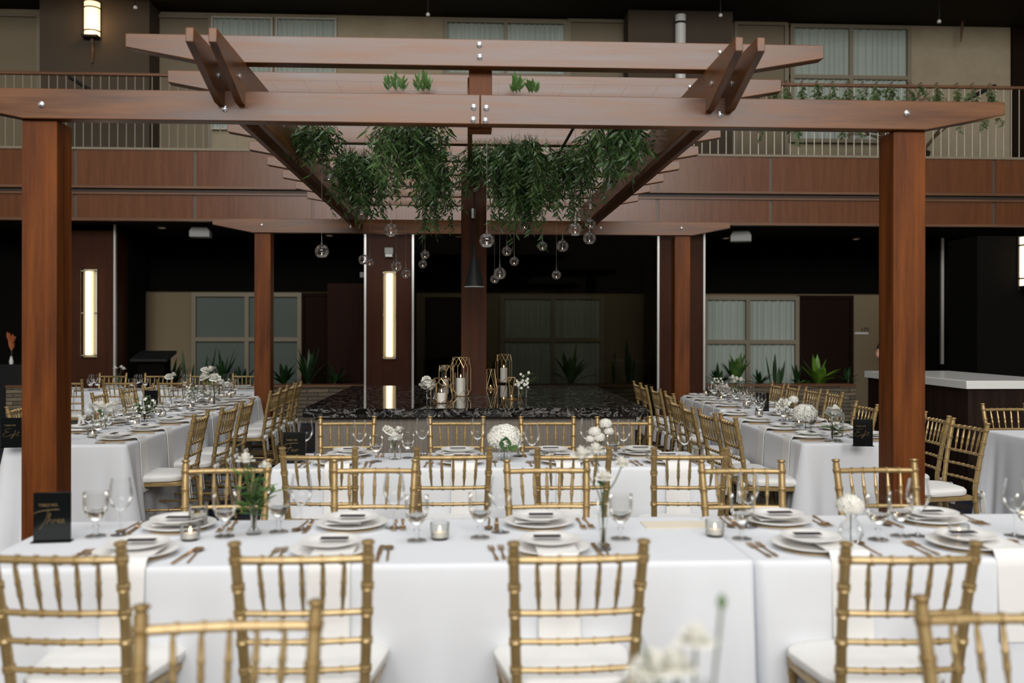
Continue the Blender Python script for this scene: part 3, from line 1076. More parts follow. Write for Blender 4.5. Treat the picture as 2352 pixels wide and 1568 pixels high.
orb0 = orb_master()
ORBS = [(739, 577, 32, 'leftmost clear glass globe, alone beside the left rear post'), (898, 528, 32, 'clear glass globe in front of the rear beam left of centre'),
        (835, 596, 24, 'clear glass globe left of the lit column, upper of a touching pair'), (849, 602, 20, 'clear glass globe left of the lit column, lower of a touching pair'),
        (910, 611, 27, 'clear glass globe over the top of the strip light'), (932, 628, 24, 'clear glass globe just right of the strip light top'),
        (976, 585, 21, 'clear glass globe between strip light and post, upper of two'), (971, 606, 20, 'clear glass globe between strip light and post, lower of two'),
        (1118, 552, 35, 'largest clear glass globe right of the black cone lamp'), (1205, 517, 25, 'clear glass globe overlapping the greenery and the rear beam'),
        (1164, 577, 23, 'clear glass globe under the middle greenery, upper of two'), (1181, 600, 22, 'clear glass globe under the middle greenery, lower of two'),
        (1148, 628, 29, 'clear glass globe low beside the cone lamp, larger of two'), (1136, 641, 21, 'clear glass globe low beside the cone lamp, smaller of two'),
        (1246, 565, 23, 'small glass globe between middle greenery and right group'), (1292, 565, 28, 'clear glass globe below and left of the right group of three'),
        (1321, 527, 32, 'clear glass globe largest in the right group of three'), (1356, 514, 25, 'clear glass globe topmost in the right group of three'),
        (1354, 547, 30, 'clear glass globe lowest in the right group of three'), (1278, 631, 22, 'lowest clear glass globe hanging alone above the curtained window')]
for (px, py, d, lab) in ORBS:
    Y = 207.0 / d
    w = at(px, py, Y)
    o = place(orb0, w, R.uniform(0, 6), lab)
    s = MB().tube([(0, 0, .11), (0, 0, 2.96 - w.z)], .0009, 4).build('string', M_metal, o)

# ------------------------------------------------------------------ small spotlights on the rafters
SP = [(744, 352, 6.6, 'small spotlight in greenery at the upper left rafter'), (757, 412, 7.4, 'small spotlight beside the left rafter below the greenery'),
      (830, 492, 9.5, 'small spotlight at the far end of the left rafter'), (1470, 366, 6.9, 'small spotlight on the right rafter nearest the front'),
      (1400, 430, 7.9, 'small spotlight on the right rafter, second from the front'), (1357, 478, 8.9, 'small spotlight on the right rafter, third from the front'),
      (1330, 506, 9.7, 'small spotlight above the right group of globes')]
M_spot = emitter('spot_lens', (1, .78, .5, 1), 6)
for (px, py, Y, lab) in SP:
    w = at(px, py, Y)
    s = thing('spotlight', lab, 'spotlight', w, group='small pergola spotlights')
    MB().lathe([(.016, 0), (.019, 0), (.019, .035), (.010, .05), (0, .05)], 16).build('lamp_housing', M_grey, s)
    MB().lathe([(0, .003), (.016, .003)], 16).build('lens', M_spot, s)
    MB().tube([(0, 0, .05), (0, 0, 2.96 - w.z)], .003, 6).build('bracket', M_metal, s)


# ------------------------------------------------------------------ hanging greenery
def greenery(px, hw, py_bot, Y, n, label, m, leaf=.06, lw=.0145, seed=0, minlen=.35, step=.017, ztop=2.965, fan=.35, loose=.5):
    """bunch of trailing stems tied at several points of the netting"""
    rr = random.Random(seed + px)
    w = at(px, 776, Y)
    Hh = ztop - at(px, py_bot, Y).z
    hx = hw * Y / F
    t = thing('hanging_greenery', label, 'greenery', (w.x, Y, ztop), group='greenery hung from the pergola')
    lf, sm = MB(), MB()
    nc = max(2, int(hw / 6))
    n = int(n * 1.45)
    clumps = []
    for c in range(nc):
        u = (c + .5) / nc * 2 - 1
        clumps.append((u * hx * .8 + rr.uniform(-.1, .1) * hx, rr.uniform(-.22, .22), Hh * rr.uniform(minlen, 1) * (1 - .25 * u * u)))
    clumps[rr.randrange(nc)] = (rr.uniform(-.3, .3) * hx, 0, Hh)
    for i in range(n):
        cx_, cy2, cl = clumps[i % nc]
        L = cl * rr.uniform(.5, 1.02)
        x0, y0 = cx_ + rr.gauss(0, .03), cy2 + rr.gauss(0, .05)
        a0 = rr.uniform(0, 2 * PI)
        spr = rr.uniform(.03, .16) * fan / .35
        m_ = max(7, int(L / .05))
        pts = []
        for j in range(m_ + 1):
            u = j / m_
            sw = spr * math.sin(min(1, u * 1.6) * PI * .62)
            pts.append(Vector((x0 + math.cos(a0) * sw + .014 * math.sin(6 * u + i), y0 + math.sin(a0) * sw, -L * u + (.03 if j == 0 else 0))))
        sm.tube(pts, .0014, 4, False)
        s = .03
        while s < L:
            u = s / L
            j = min(int(u * m_), m_ - 1)
            p = pts[j].lerp(pts[j + 1], u * m_ - j)
            td = (pts[j + 1] - pts[j]).normalized()
            a = rr.uniform(0, 2 * PI)
            out = Vector((math.cos(a), math.sin(a), 0))
            d = td * rr.uniform(.1, 1.0) + out * rr.uniform(.4, 1.0)
            lf.leaf(p, d, out.cross(td) + Vector((rr.uniform(-.9, .9), rr.uniform(-.9, .3), .6)), leaf * rr.uniform(.65, 1.25), lw * rr.uniform(.8, 1.3), droop=.15)
            s += step * rr.uniform(.7, 1.3) * (1 + loose * u)
    lf.build('foliage', m, t)
    sm.build('stems', M_stem, t)


greenery(718, 62, 408, 6.4, 56, 'leafy bunch hanging at the upper left by the left rafter', M_leafA, minlen=.35, seed=1)
greenery(832, 62, 512, 7.5, 84, 'rounded leafy bunch hanging right of the left rafter', M_leafA, seed=2, minlen=.6, leaf=.058)
greenery(940, 70, 480, 6.4, 96, 'largest leafy bunch left of the centre post', M_leafA, seed=3, minlen=.45)
greenery(1004, 28, 548, 7.4, 44, 'long leafy trail left of the centre post reaching rear beam', M_leafA, seed=4, minlen=.9)
greenery(1102, 28, 448, 7.0, 36, 'narrow leafy bunch in front of the centre post', M_leafA, seed=5, leaf=.066, lw=.011, minlen=.6)
greenery(1195, 66, 568, 7.0, 130, 'longest leafy bunch just right of the centre post', M_leafA, seed=6, minlen=.6)
greenery(1314, 50, 525, 7.1, 56, 'loose leafy bunch left of the right rafter', M_leafA, seed=7, minlen=.35, loose=.9)
greenery(1270, 18, 522, 7.6, 14, 'thin leafy trail right of the longest bunch', M_leafA, seed=8, minlen=.8, loose=.2)
greenery(1418, 50, 442, 6.3, 60, 'broad-leaved bunch hanging at the right rafter', M_leafA, seed=9, leaf=.078, lw=.019, minlen=.6, step=.024)
greenery(1362, 30, 405, 6.5, 26, 'short leafy bunch left of the broad-leaved one', M_leafA, seed=10)
greenery(920, 26, 425, 6.0, 12, 'lighter ruscus fan on the largest left bunch', M_leafB, seed=12, leaf=.085, lw=.012, fan=.7, minlen=.7, step=.028)


def sprig_up(px, py0, py1, Y, label, hw=20):
    """upright tips of foliage seen above the front beam"""
    rr = random.Random(px)
    zb = 2.965
    t = thing('greenery_sprig', label, 'greenery', (px_x(px, Y), Y, zb), group='sprigs on the pergola top')
    zt = py_z(py0, Y, px) - zb
    f = MB()
    n = 10
    for s in (-1, 0, 1):
        for i in range(n):
            u = i / n
            x = s * hw * Y / F * (1 - .3 * u)
            f.leaf((x, 0, zt * u * (1 - .25 * abs(s))), (rr.uniform(-.8, .8), rr.uniform(-.6, .2), .8), (0, -1, .2), .06, .017)
    f.build('foliage', M_leafB, t)
    MB().tube([(0, 0, 0), (0, 0, zt * .8)], .002, 5).build('stem', M_stem, t)


sprig_up(908, 180, 222, 5.5, 'upright sprig above the front beam, leftmost', 18)
sprig_up(972, 176, 222, 5.5, 'upright sprig above the front beam left of the centre block', 14)
sprig_up(1186, 182, 225, 5.5, 'upright sprig above the front beam right of the centre block', 8)
sprig_up(1222, 196, 225, 5.5, 'short upright sprig above the front beam, rightmost', 8)

# ------------------------------------------------------------------ eucalyptus on the balcony rail
zrail = py_z(181, YF + .05)
ordn = ['first', 'second', 'third', 'fourth', 'fifth', 'sixth', 'seventh', 'eighth', 'ninth', 'tenth', 'eleventh', 'twelfth', 'thirteenth', 'fourteenth', 'fifteenth', 'sixteenth', 'seventeenth', 'eighteenth', 'nineteenth', 'twentieth']
RS = [(1650, 345, 1), (1695, 325, 1), (1736, 330, 1), (1772, 318, 1.3), (1805, 325, 1.2), (1841, 350, 1), (1875, 240, .8), (1911, 312, 1.2), (1945, 320, 1.1), (1980, 305, 1), (2012, 260, .7), (2046, 245, 1.4), (2085, 315, .9),
      (2113, 240, .9), (2150, 300, .8), (2196, 300, 1.1), (2232, 322, 1.2), (2272, 305, 1.2)]
for i, (px, pb, th) in enumerate(RS):
    rr = random.Random(px)
    Y = YF - .0
    x = px_x(px, Y)
    L = zrail - at(px, pb, Y).z
    t = thing('eucalyptus_sprig', 'eucalyptus sprig tied to the balcony rail, %s from the pergola' % ordn[i], 'greenery', (x, Y, zrail), group='eucalyptus sprigs on the balcony rail')
    f, s_ = MB(), MB()
    for k in range(rr.randint(3, 6)):
        dx = rr.uniform(-.2, .2) * th
        l = L * rr.uniform(.55, 1)
        pts = [Vector((dx * (u / 8) ** 1.2, -.02, .01 - l * u / 8)) for u in range(9)]
        s_.tube(pts, .0035, 4, False)
        for q_ in range(int(l / .026)):
            u = q_ / int(l / .026)
            if u < .1 + .06 * k:
                continue
            p = pts[0].lerp(pts[-1], u)
            a_ = rr.uniform(0, 2 * PI)
            f.leaf(p, (math.cos(a_), math.sin(a_) * .6, -.5), (0, -1, .6), .085, .038)
    f.build('leaves', M_leafE, t)
    s_.tube([(0, -.045, .0), (0, -.03, .022), (0, .06, .012)], .006, 5).build('stems', M_bark, t)

# bare potted tree on the balcony
tx = px_x(2085, 15.2)
bt = thing('potted_tree', 'dark gnarled bare potted tree behind the balcony railing', 'tree', (tx, 15.2, ZF))
tr = MB()
rr = random.Random(4)


def branch(p, d, L, r, k):
    pts = [p]
    for i in range(4):
        d = (d + Vector((rr.uniform(-.35, .35), rr.uniform(-.2, .2), rr.uniform(-.25, .12)))).normalized()
        pts.append(pts[-1] + d * L / 4)
    tr.tube(pts, [r * (1 - .14 * i) for i in range(5)], 6)
    if k:
        for j in range(3):
            branch(pts[rr.randint(2, 4)], (d + Vector((rr.uniform(-1, 1), rr.uniform(-.4, .4), rr.uniform(-.2, .6)))).normalized(), L * .66, r * .55, k - 1)


for q_ in range(5):
    branch(Vector((rr.uniform(-.2, .2), 0, .25)), Vector((rr.uniform(-1.1, 1.1), rr.uniform(-.3, .3), .75)).normalized(), .75, .035, 2)
tr.build('branches', M_bark, bt)
MB().lathe([(0, 0), (.26, 0), (.36, .30), (.33, .32), (.3, .28), (0, .27)], 20).build('pot', M_pot, bt)

# ================================================================== CHIAVARI CHAIRS
def knuckled(pts, r, collars, up=1.22, n=10, w=.011):
    """turned rod: polyline with bamboo-like rings at the given lengths (0..1)"""
    pts = [Vector(p) for p in pts]
    seg = [0]
    for a, b in zip(pts, pts[1:]):
        seg.append(seg[-1] + (b - a).length)
    T = seg[-1]

    def pos(s):
        s = max(0, min(T, s))
        for i in range(len(pts) - 1):
            if s <= seg[i + 1] + 1e-9:
                return pts[i].lerp(pts[i + 1], (s - seg[i]) / (seg[i + 1] - seg[i]))
        return pts[-1]
    ss = {0: r, T: r}
    for s in seg[1:-1]:
        ss[s] = r
    for c in collars:
        c *= T
        for ds, k in ((-w, 1), (-w * .8, up), (-w * .12, up), (0, up * .93), (w * .12, up), (w * .8, up), (w, 1)):
            if 0 <= c + ds <= T:
                ss[c + ds] = r * k
    keys = sorted(ss)
    return [pos(s) for s in keys], [ss[s] for s in keys]


def catmull(pts, n):
    P = [Vector(p) for p in pts]
    P = [P[0] * 2 - P[1]] + P + [P[-1] * 2 - P[-2]]
    out = []
    for i in range(1, len(P) - 2):
        for j in range(n):
            t = j / n
            a, b, c, d = P[i - 1], P[i], P[i + 1], P[i + 2]
            out.append(.5 * ((2 * b) + (c - a) * t + (2 * a - 5 * b + 4 * c - d) * t * t + (3 * b - a - 3 * c + d) * t ** 3))
    out.append(P[-2])
    return out


def back_y(z):
    """depth of the back posts at height z"""
    for (z0, y0), (z1, y1) in zip(BK, BK[1:]):
        if z <= z1:
            return y0 + (y1 - y0) * (z - z0) / (z1 - z0)
    return BK[-1][1]


def back_x(z):
    return .166 + .0165 * max(0, (z - .45) / .45)


BK = [(0, -.255), (.2, -.215), (.45, -.182), (.6, -.196), (.75, -.222), (.92, -.258)]
ch = thing('chiavari_chair', '', 'chair')
seatm = MB()


def outline(wf, wb, yf, yb, rc, n=6):
    pts = []
    for (x, y, a0) in ((wf, yf, 0), (-wf, yf, 90), (-wb, yb, 180), (wb, yb, 270)):
        cx = x - math.copysign(rc, x)
        cy = y - math.copysign(rc, y)
        for k in range(n + 1):
            a = rad(a0 + 90 * k / n)
            pts.append((cx + rc * math.cos(a), cy + rc * math.sin(a)))
    return pts


def loft(rings, cap0=True, cap1=True):
    m = MB()
    n = len(rings[0])
    vs = [p for r_ in rings for p in r_]
    fs = []
    for i in range(len(rings) - 1):
        for k in range(n):
            k2 = (k + 1) % n
            fs.append((i * n + k, i * n + k2, (i + 1) * n + k2, (i + 1) * n + k))
    if cap0:
        fs.append(tuple(range(n - 1, -1, -1)))
    if cap1:
        fs.append(tuple(range((len(rings) - 1) * n, len(rings) * n)))
    return m.add(vs, fs)


ol = outline(.203, .182, .20, -.185, .04)
seat = loft([[(x, y, z) for x, y in outline(.203 + d, .180 + d, .20 + d, -.178 - d, .04)] for d, z in ((-.004, .424), (0, .428), (0, .448), (-.004, .452))]).build('seat', M_gold, ch)
rings = []
for d, z in ((-.012, .452), (.004, .458), (.012, .472), (.010, .488), (-.004, .500), (-.04, .507), (-.11, .509)):
    rings.append([(x, y, z) for x, y in outline(.203 + d, .176 + d, .20 + d, -.150 - d * .6, .095 + d * .3)])
cush = loft(rings).build('cushion', M_cushion, ch)
tie = MB()
for s in (-1, 1):
    lp = [Vector((s * (.006 + .045 * math.sin(t)), -.012 - .014 * math.sin(2 * t) * .5, -.004 + .030 * math.sin(t * .5) * math.cos(t))) for t in [PI * i / 8 for i in range(9)]]
    tie.strip(lp, .026, .003, Vector((0, .5, .86)))
    tie.strip([(s * .004, -.016, 0), (s * .016, -.026, -.03), (s * .026, -.03, -.085), (s * .022, -.034, -.135)], .03, .003, Vector((.9, .4, 0)).normalized())
tie.lathe([(0, -.012), (.011, -.006), (.012, .006), (0, .012)], 10, (0, -.014, 0))
tm = tie.mesh('tie', M_cushion)
for s in (-1, 1):
    part(tm, 'tie', cush, (s * .166, -.196, .478))
for s in (-1, 1):
    pts = catmull([(s * (.178 if z == 0 else (.170 if z == .2 else back_x(z))), y, z) for z, y in BK[:-1]] + [(s * back_x(.905), back_y(.905), .905)], 4)
    Lh = .90
    P_, r_ = knuckled(pts, .0155, [c / .915 for c in (.12, .30, .425, .55, .635, .722, .80, .882)], 1.24)
    top = P_[-1]
    P_ += [top + Vector((0, -.0005, .0012)), top + Vector((0, -.001, .006)), top + Vector((0, -.002, .012)), top + Vector((0, -.003, .018)), top + Vector((0, -.003, .0195))]
    r_ += [.0125, .0125, .019, .0185, .012]
    MB().tube(P_, r_, 12).build('back_post', M_gold, ch)
    P_, r_ = knuckled([(s * .190, .186, 0), (s * .184, .178, .22), (s * .182, .172, .43)], .0145, (.06, .36, .62, .94), 1.24)
    MB().tube(P_, r_, 10).build('leg', M_gold, ch)


def rod(name, a, b, r, cl, bow=0):
    a, b = Vector(a), Vector(b)
    pts = [a.lerp(b, i / 6) + Vector((0, -bow * math.sin(PI * i / 6), 0)) for i in range(7)]
    P_, r_ = knuckled(pts, r, cl, 1.3, 8, .006)
    return MB().tube(P_, r_, 8).build(name, M_gold, ch)


for z, r, nm in ((.872, .0118, 'top_rail'), (.715, .0095, 'back_rail'), (.630, .0088, 'back_rail'), (.545, .0088, 'back_rail')):
    rod(nm, (-back_x(z), back_y(z), z), (back_x(z), back_y(z), z), r, (.2, .35, .5, .65, .8), .012)
for i in range(5):
    u = (i - 2) / 2
    xa, xb = u * .108, u * .118
    za, zb_ = .715, .872
    bw = .012 * math.cos(u * .9)
    a, b = Vector((xa, back_y(za) - bw, za)), Vector((xb, back_y(zb_) - bw, zb_))
    pr = [(0, .0042), (.12, .0048), (.30, .0068), (.33, .0088), (.37, .0085), (.52, .0074), (.55, .0092), (.58, .0090), (.62, .0074), (.80, .0070), (.92, .0046), (1, .0042)]
    MB().tube([a.lerp(b, t) for t, _ in pr], [k for _, k in pr], 8).build('spindle', M_gold, ch)
for z in (.16, .285):
    rod('stretcher', (-.186, .178, z), (.186, .178, z), .0085, (.25, .5, .75))
for s in (-1, 1):
    for z in (.15, .26):
        rod('stretcher', (s * .186, .178, z), (s * (.172 - .004), back_y(z) , z), .0085, (.33, .66))
rod('stretcher', (-.170, back_y(.2), .2), (.170, back_y(.2), .2), .0085, (.25, .5, .75))

CH = []


def chair(px, yt, rz, label, group, dX=0):
    """chair whose top rail centre is seen at px, with the post tops at picture height yt"""
    w = on(px, yt, .92)
    off = Matrix.Rotation(rz, 3, 'Z') @ Vector((0, -.255, 0))
    o = place(ch, (w.x - off.x + dX, w.y - off.y, 0), rz, label, group)
    CH.append(o)
    return o


g1 = 'gold chairs at the front table'
for i, (px, Y, a, w) in enumerate(((128, 1246, -4, 'first from left'), (693, 1246, 1, 'second from left'), (1330, 1245, 2, 'third from left'), (2092, 1247, -1, 'fourth from left'))):
    chair(px, Y, rad(a), 'gold chair with back to us on near side of front table, ' + w, g1)
for i, (px, Y, a, w) in enumerate(((522, 1057, 3, 'first from left'), (861, 1057, -1, 'second from left'), (1256, 1057, 1, 'third from left'), (1703, 1058, -2, 'fourth from left'), (2010, 1056, 0, 'fifth from left'))):
    chair(px, Y, PI + rad(a), 'gold chair facing us on far side of front table, ' + w, g1)
g2 = 'gold chairs at the middle table'
for (px, a, w) in ((732, -3, 'first from left'), (1041, 1, 'second from left'), (1317, 1, 'third from left'), (1585, -2, 'fourth from left')):
    chair(px, 1029, rad(a), 'gold chair with back to us on near side of middle table, ' + w, g2)
for (px, a, w) in ((798, 2, 'first from left'), (1049, -1, 'second from left'), (1257, 1, 'third from left'), (1432, 0, 'fourth from left')):
    chair(px, 957, PI + rad(a), 'gold chair facing us on far side of middle table, ' + w, g2)
g3 = 'gold chairs at the left tables'
for (px, Y, a, w) in ((462, 948, 2, 'first from front'), (527, 931.5, -2, 'second from front'), (568, 919, 0, 'third from front')):
    chair(px, Y, PI / 2 + rad(a), 'gold chair on aisle side of the near left table, ' + w, g3)
for (px, Y, a, w) in ((632, 895, -2, 'first from front'), (652, 888, 1, 'second from front'), (668, 882, 0, 'third from front'), (686, 878, 2, 'fourth from front')):
    chair(px, Y, PI / 2 + rad(a), 'gold chair on aisle side of the far left table, ' + w, g3)
chair(36, 930, -PI / 2 + rad(8), 'gold chair glimpsed left of the left front post above its table sign', g3)
for (px, Y, a, w) in ((227, 899, 3, 'first from front'), (293, 889, -2, 'second from front'), (340, 883, 2, 'third from front')):
    chair(px, Y, -PI / 2 + rad(a), 'gold chair on outer side of the far left table, ' + w, g3)
g4 = 'gold chairs at the rear left cross table'
for (px, a, w) in ((152, 0, 'first from left'), (273, 2, 'second from left'), (397, -2, 'third from left'), (503, 1, 'fourth from left')):
    chair(px, 872, rad(a), 'gold chair with back to us on near side of rear cross table, ' + w, g4)
for (px, a, w) in ((260, 0, 'first from left'), (365, 3, 'second from left'), (468, -2, 'third from left'), (566, 1, 'fourth from left')):
    chair(px, 857, PI + rad(a), 'gold chair facing us on far side of rear cross table, ' + w, g4)
g5 = 'gold chairs at the right tables'
for (px, Y, a, w) in ((1672, 955, 0, 'first from front'), (1624, 944, 3, 'second from front'), (1580, 931, -2, 'third from front'), (1552, 918, 1, 'fourth from front')):
    chair(px, Y, -PI / 2 + rad(a), 'gold chair on aisle side of the near right table, ' + w, g5)
for (px, Y, a, w) in ((1537, 901, 0, 'first from front'), (1506, 891, 2, 'second from front'), (1478, 883, -2, 'third from front'), (1463, 877, 1, 'fourth from front')):
    chair(px, Y, -PI / 2 + rad(a), 'gold chair on aisle side of the far right table, ' + w, g5)
for (px, Y, a, w) in ((2227, 966, 4, 'first from front'), (2151, 950, -3, 'second from front'), (2085, 936, 0, 'third from front'), (1990, 925, 2, 'fourth from front')):
    chair(px, Y, PI / 2 + rad(a), 'gold chair on bar side of the near right table, ' + w, g5)
for (px, Y, a, w) in ((1918, 898, 0, 'first from front'), (1868, 891, 2, 'second from front'), (1823, 884.5, -2, 'third from front'), (1787, 880, 1, 'fourth from front')):
    chair(px, Y, PI / 2 + rad(a), 'gold chair on planter side of the far right table, ' + w, g5)
chair(2306, 927, PI + rad(2), 'gold chair at the head of the right edge table before the bar', 'gold chairs at the right edge')
chair(527, 1388, PI + rad(3), 'blurred gold chair back closest to the camera, lower left', 'gold chairs closest to the camera')
chair(2304, 1372, PI + rad(-2), 'blurred gold chair back closest to the camera, lower right corner', 'gold chairs closest to the camera')

# ================================================================== TABLES
ZT_ = .75


def cloth(X0, X1, Y0, Y1, label, seed=0, flat=(), drop=.012, rot=0, group='white table cloths'):
    """table with floor-length cloth; flat = sides that hang straight (butted tables)"""
    rr = random.Random(seed)
    cx, cy = (X0 + X1) / 2, (Y0 + Y1) / 2
    hx, hy = (X1 - X0) / 2, (Y1 - Y0) / 2
    rc = .03
    base = []
    # perimeter: (x, y, nx, ny, d_corner, side)
    def side(x0, y0, x1, y1, nx, ny, nm):
        L = math.hypot(x1 - x0, y1 - y0)
        n = max(8, int(L / .022))
        for i in range(n):
            t = i / n
            base.append((x0 + (x1 - x0) * t, y0 + (y1 - y0) * t, nx, ny, min(t, 1 - t) * L, nm, t * L))
    def corner(cx_, cy_, a0, nm):
        for k in range(7):
            a = rad(a0 + 90 * k / 7)
            base.append((cx_ + rc * math.cos(a), cy_ + rc * math.sin(a), math.cos(a), math.sin(a), 0, nm, 0))
    side(hx - rc, -hy, -hx + rc, -hy, 0, -1, 'f')
    corner(-hx + rc, -hy + rc, 270, 'fl')
    base[-7:] = [(-hx + rc + rc * math.cos(rad(270 - 90 * k / 7)), -hy + rc + rc * math.sin(rad(270 - 90 * k / 7)), math.cos(rad(270 - 90 * k / 7)), math.sin(rad(270 - 90 * k / 7)), 0, 'fl', 0) for k in range(7)]
    side(-hx, -hy + rc, -hx, hy - rc, -1, 0, 'l')
    base += [(-hx + rc + rc * math.cos(rad(180 - 90 * k / 7)), hy - rc + rc * math.sin(rad(180 - 90 * k / 7)), math.cos(rad(180 - 90 * k / 7)), math.sin(rad(180 - 90 * k / 7)), 0, 'bl', 0) for k in range(7)]
    side(-hx + rc, hy, hx - rc, hy, 0, 1, 'b')
    base += [(hx - rc + rc * math.cos(rad(90 - 90 * k / 7)), hy - rc + rc * math.sin(rad(90 - 90 * k / 7)), math.cos(rad(90 - 90 * k / 7)), math.sin(rad(90 - 90 * k / 7)), 0, 'br', 0) for k in range(7)]
    side(hx, hy - rc, hx, -hy + rc, 1, 0, 'r')
    base += [(hx - rc + rc * math.cos(rad(-90 * k / 7)), -hy + rc + rc * math.sin(rad(-90 * k / 7)), math.cos(rad(-90 * k / 7)), math.sin(rad(-90 * k / 7)), 0, 'fr', 0) for k in range(7)]
    n = len(base)
    ph = rr.uniform(0, 6)
    levels = [(-.02, 0), (-.006, -.0012), (0, -.006), (.003, -.02)] + [(.004, -.02 - (ZT_ - .02 - drop) * i / 12) for i in range(1, 13)]
    vs = []
    for lv, (off, dz) in enumerate(levels):
        h = max(0, (-dz - .02) / (ZT_ - .02 - drop))
        for (x, y, nx, ny, dc, nm, s) in base:
            cf = math.exp(-(dc / .10) ** 2)
            o_ = off + h * (.022 + .012 * math.sin(s * 9 + ph) + .008 * math.sin(s * 23 + ph * 2))
            if len(nm) == 2:
                o_ += h * .10
            else:
                o_ += h * (.085 * cf + .03 * math.exp(-((dc - .17) / .05) ** 2) - .022 * math.exp(-((dc - .10) / .03) ** 2))
            ox, oy = nx * o_, ny * o_
            if any(c in 'lr' for c in nm if c in flat):
                ox = nx * min(o_, .0015)
            if any(c in 'fb' for c in nm if c in flat):
                oy = ny * min(o_, .0015)
            vs.append((x + ox, y + oy, ZT_ + dz))
    fs = []
    for i in range(len(levels) - 1):
        for k in range(n):
            k2 = (k + 1) % n
            fs.append((i * n + k, i * n + k2, (i + 1) * n + k2, (i + 1) * n + k))
    fs.append(tuple(range(n)))
    m = MB().add(vs, fs)
    me = m.mesh('tablecloth', M_cloth, True, 60)
    bm = bmesh.new()
    bm.from_mesh(me)
    bmesh.ops.recalc_face_normals(bm, faces=bm.faces)
    bm.to_mesh(me)
    bm.free()
    o = bpy.data.objects.new('tablecloth', me)
    COL.objects.link(o)
    o.location = (cx, cy, 0)
    o.rotation_euler = (0, 0, rot)
    tag(o, 'white floor-length cloth on ' + label, 'tablecloth', group)
    t = thing('banquet_table', 'long folding banquet table under the white cloth, ' + label, 'table', (cx, cy, 0), rot, group='banquet tables under cloths')
    MB().box(-hx + .012, hx - .012, -hy + .012, hy - .012, ZT_ - .035, ZT_ - .006).build('tabletop', M_grey, t, smooth=False)
    for sx in (-1, 1):
        for sy in (-1, 1):
            MB().tube([(sx * (hx - .22), sy * (hy - .1), 0), (sx * (hx - .22), sy * (hy - .1), ZT_ - .035)], .016, 8).build('leg', M_grey, t)
    return (cx, cy, hx, hy)


FY0, FY1 = 2.935, 3.665
TAX0, TAX1 = px_x(-96, FY0, 1292), px_x(1735, FY0, 1292)
T = {}
T['front'] = cloth(TAX0, TAX1, FY0, FY1, 'the front table', 1, flat=('r',))
T['front2'] = cloth(TAX1 + .003, TAX1 + 2.45, FY0 - .008, FY1, 'the front table extension at right', 2, flat=('l',))
T['mid'] = cloth(px_x(618, 5.0), px_x(1645, 5.0), 5.0, 5.66, 'the middle table before the island', 3)
T['L1'] = cloth(px_x(290, 6.12) - .8, px_x(290, 6.12), 6.12, 8.46, 'the near left table behind the post', 4, flat=('b',))
T['L2'] = cloth(px_x(507, 8.53) - .76, px_x(507, 8.53) - .05, 8.57, 10.4, 'the far left table', 5)
T['L3'] = cloth(px_x(100, 11.45), px_x(588, 11.45), 11.5, 12.2, 'the rear left cross table', 6)
T['R1'] = cloth(px_x(1844, 6.01), px_x(1844, 6.01) + .74, 6.01, 8.4, 'the near right table behind the post', 7, flat=('b',))
T['R2'] = cloth(px_x(1655, 8.73), px_x(1655, 8.73) + .74, 8.73, 10.42, 'the far right table', 8)
T['R0'] = cloth(px_x(2265, 6.8), px_x(2265, 6.8) + .76, 4.4, 6.8, 'the right edge table', 9)
T['cam'] = cloth(-1.5, 1.6, .62, 1.38, 'the table closest to the camera', 10)

# ================================================================== TABLEWARE masters
pm = MB().lathe([(0, .006), (.085, .006), (.10, .012), (.136, .022), (.137, .0245), (.134, .0255), (.10, .0165), (.084, .0105), (0, .0105)], 40).mesh('dinner_plate', M_china)
sm_ = MB().lathe([(0, .0), (.060, .0), (.075, .006), (.102, .014), (.103, .0165), (.1, .017), (.073, .0095), (.058, .0045), (0, .0045)], 36).mesh('salad_plate', M_china)
cm = MB().lathe([(0, 0), (.100, 0), (.106, .003), (.104, .0058), (0, .0058)], 40).mesh('charger', M_charger)
cardm = MB().box(-.047, .047, -.016, .016, 0, .003).mesh('menu_card', M_card, False)


def fork_mesh():
    m = MB()
    m.strip([(0, -.10, .004), (0, -.06, .004), (0, .0, .003), (0, .035, .006)], .0075, .002)
    m.strip([(0, -.103, .004), (0, -.06, .0045)], .013, .002)
    m.strip([(0, .03, .0055), (0, .05, .004), (0, .06, .003)], .022, .002)
    for x in (-.009, -.003, .003, .009):
        m.strip([(x, .058, .003), (x, .095, .006)], .0032, .0018)
    return m.mesh('fork', M_cut, True)


def knife_mesh():
    m = MB()
    m.strip([(0, -.115, .003), (0, -.02, .003)], .012, .004)
    m.strip([(0, -.02, .004), (0, .03, .003), (.001, .09, .003), (.004, .115, .003)], .017, .0015)
    return m.mesh('knife', M_cut, True)


def spoon_mesh():
    m = MB()
    m.strip([(0, -.105, .004), (0, .0, .003), (0, .04, .006)], .0075, .002)
    vs, fs = [], []
    for r_, z in ((0, .002), (.5, .0035), (1, .0085)):
        for k in range(14):
            a = 2 * PI * k / 14
            vs.append((.018 * r_ * math.cos(a), .068 + .029 * r_ * math.sin(a), z))
    for i in range(2):
        for k in range(14):
            fs.append((i * 14 + k, i * 14 + (k + 1) % 14, (i + 1) * 14 + (k + 1) % 14, (i + 1) * 14 + k))
    m.add(vs, fs)
    return m.mesh('spoon', M_cut, True)


fm, km, spm = fork_mesh(), knife_mesh(), spoon_mesh()


def obj(me, name, loc, rz, label, cat, group):
    o = bpy.data.objects.new(name, me)
    COL.objects.link(o)
    o.location = loc
    o.rotation_euler = (0, 0, rz)
    return tag(o, label, cat, group)


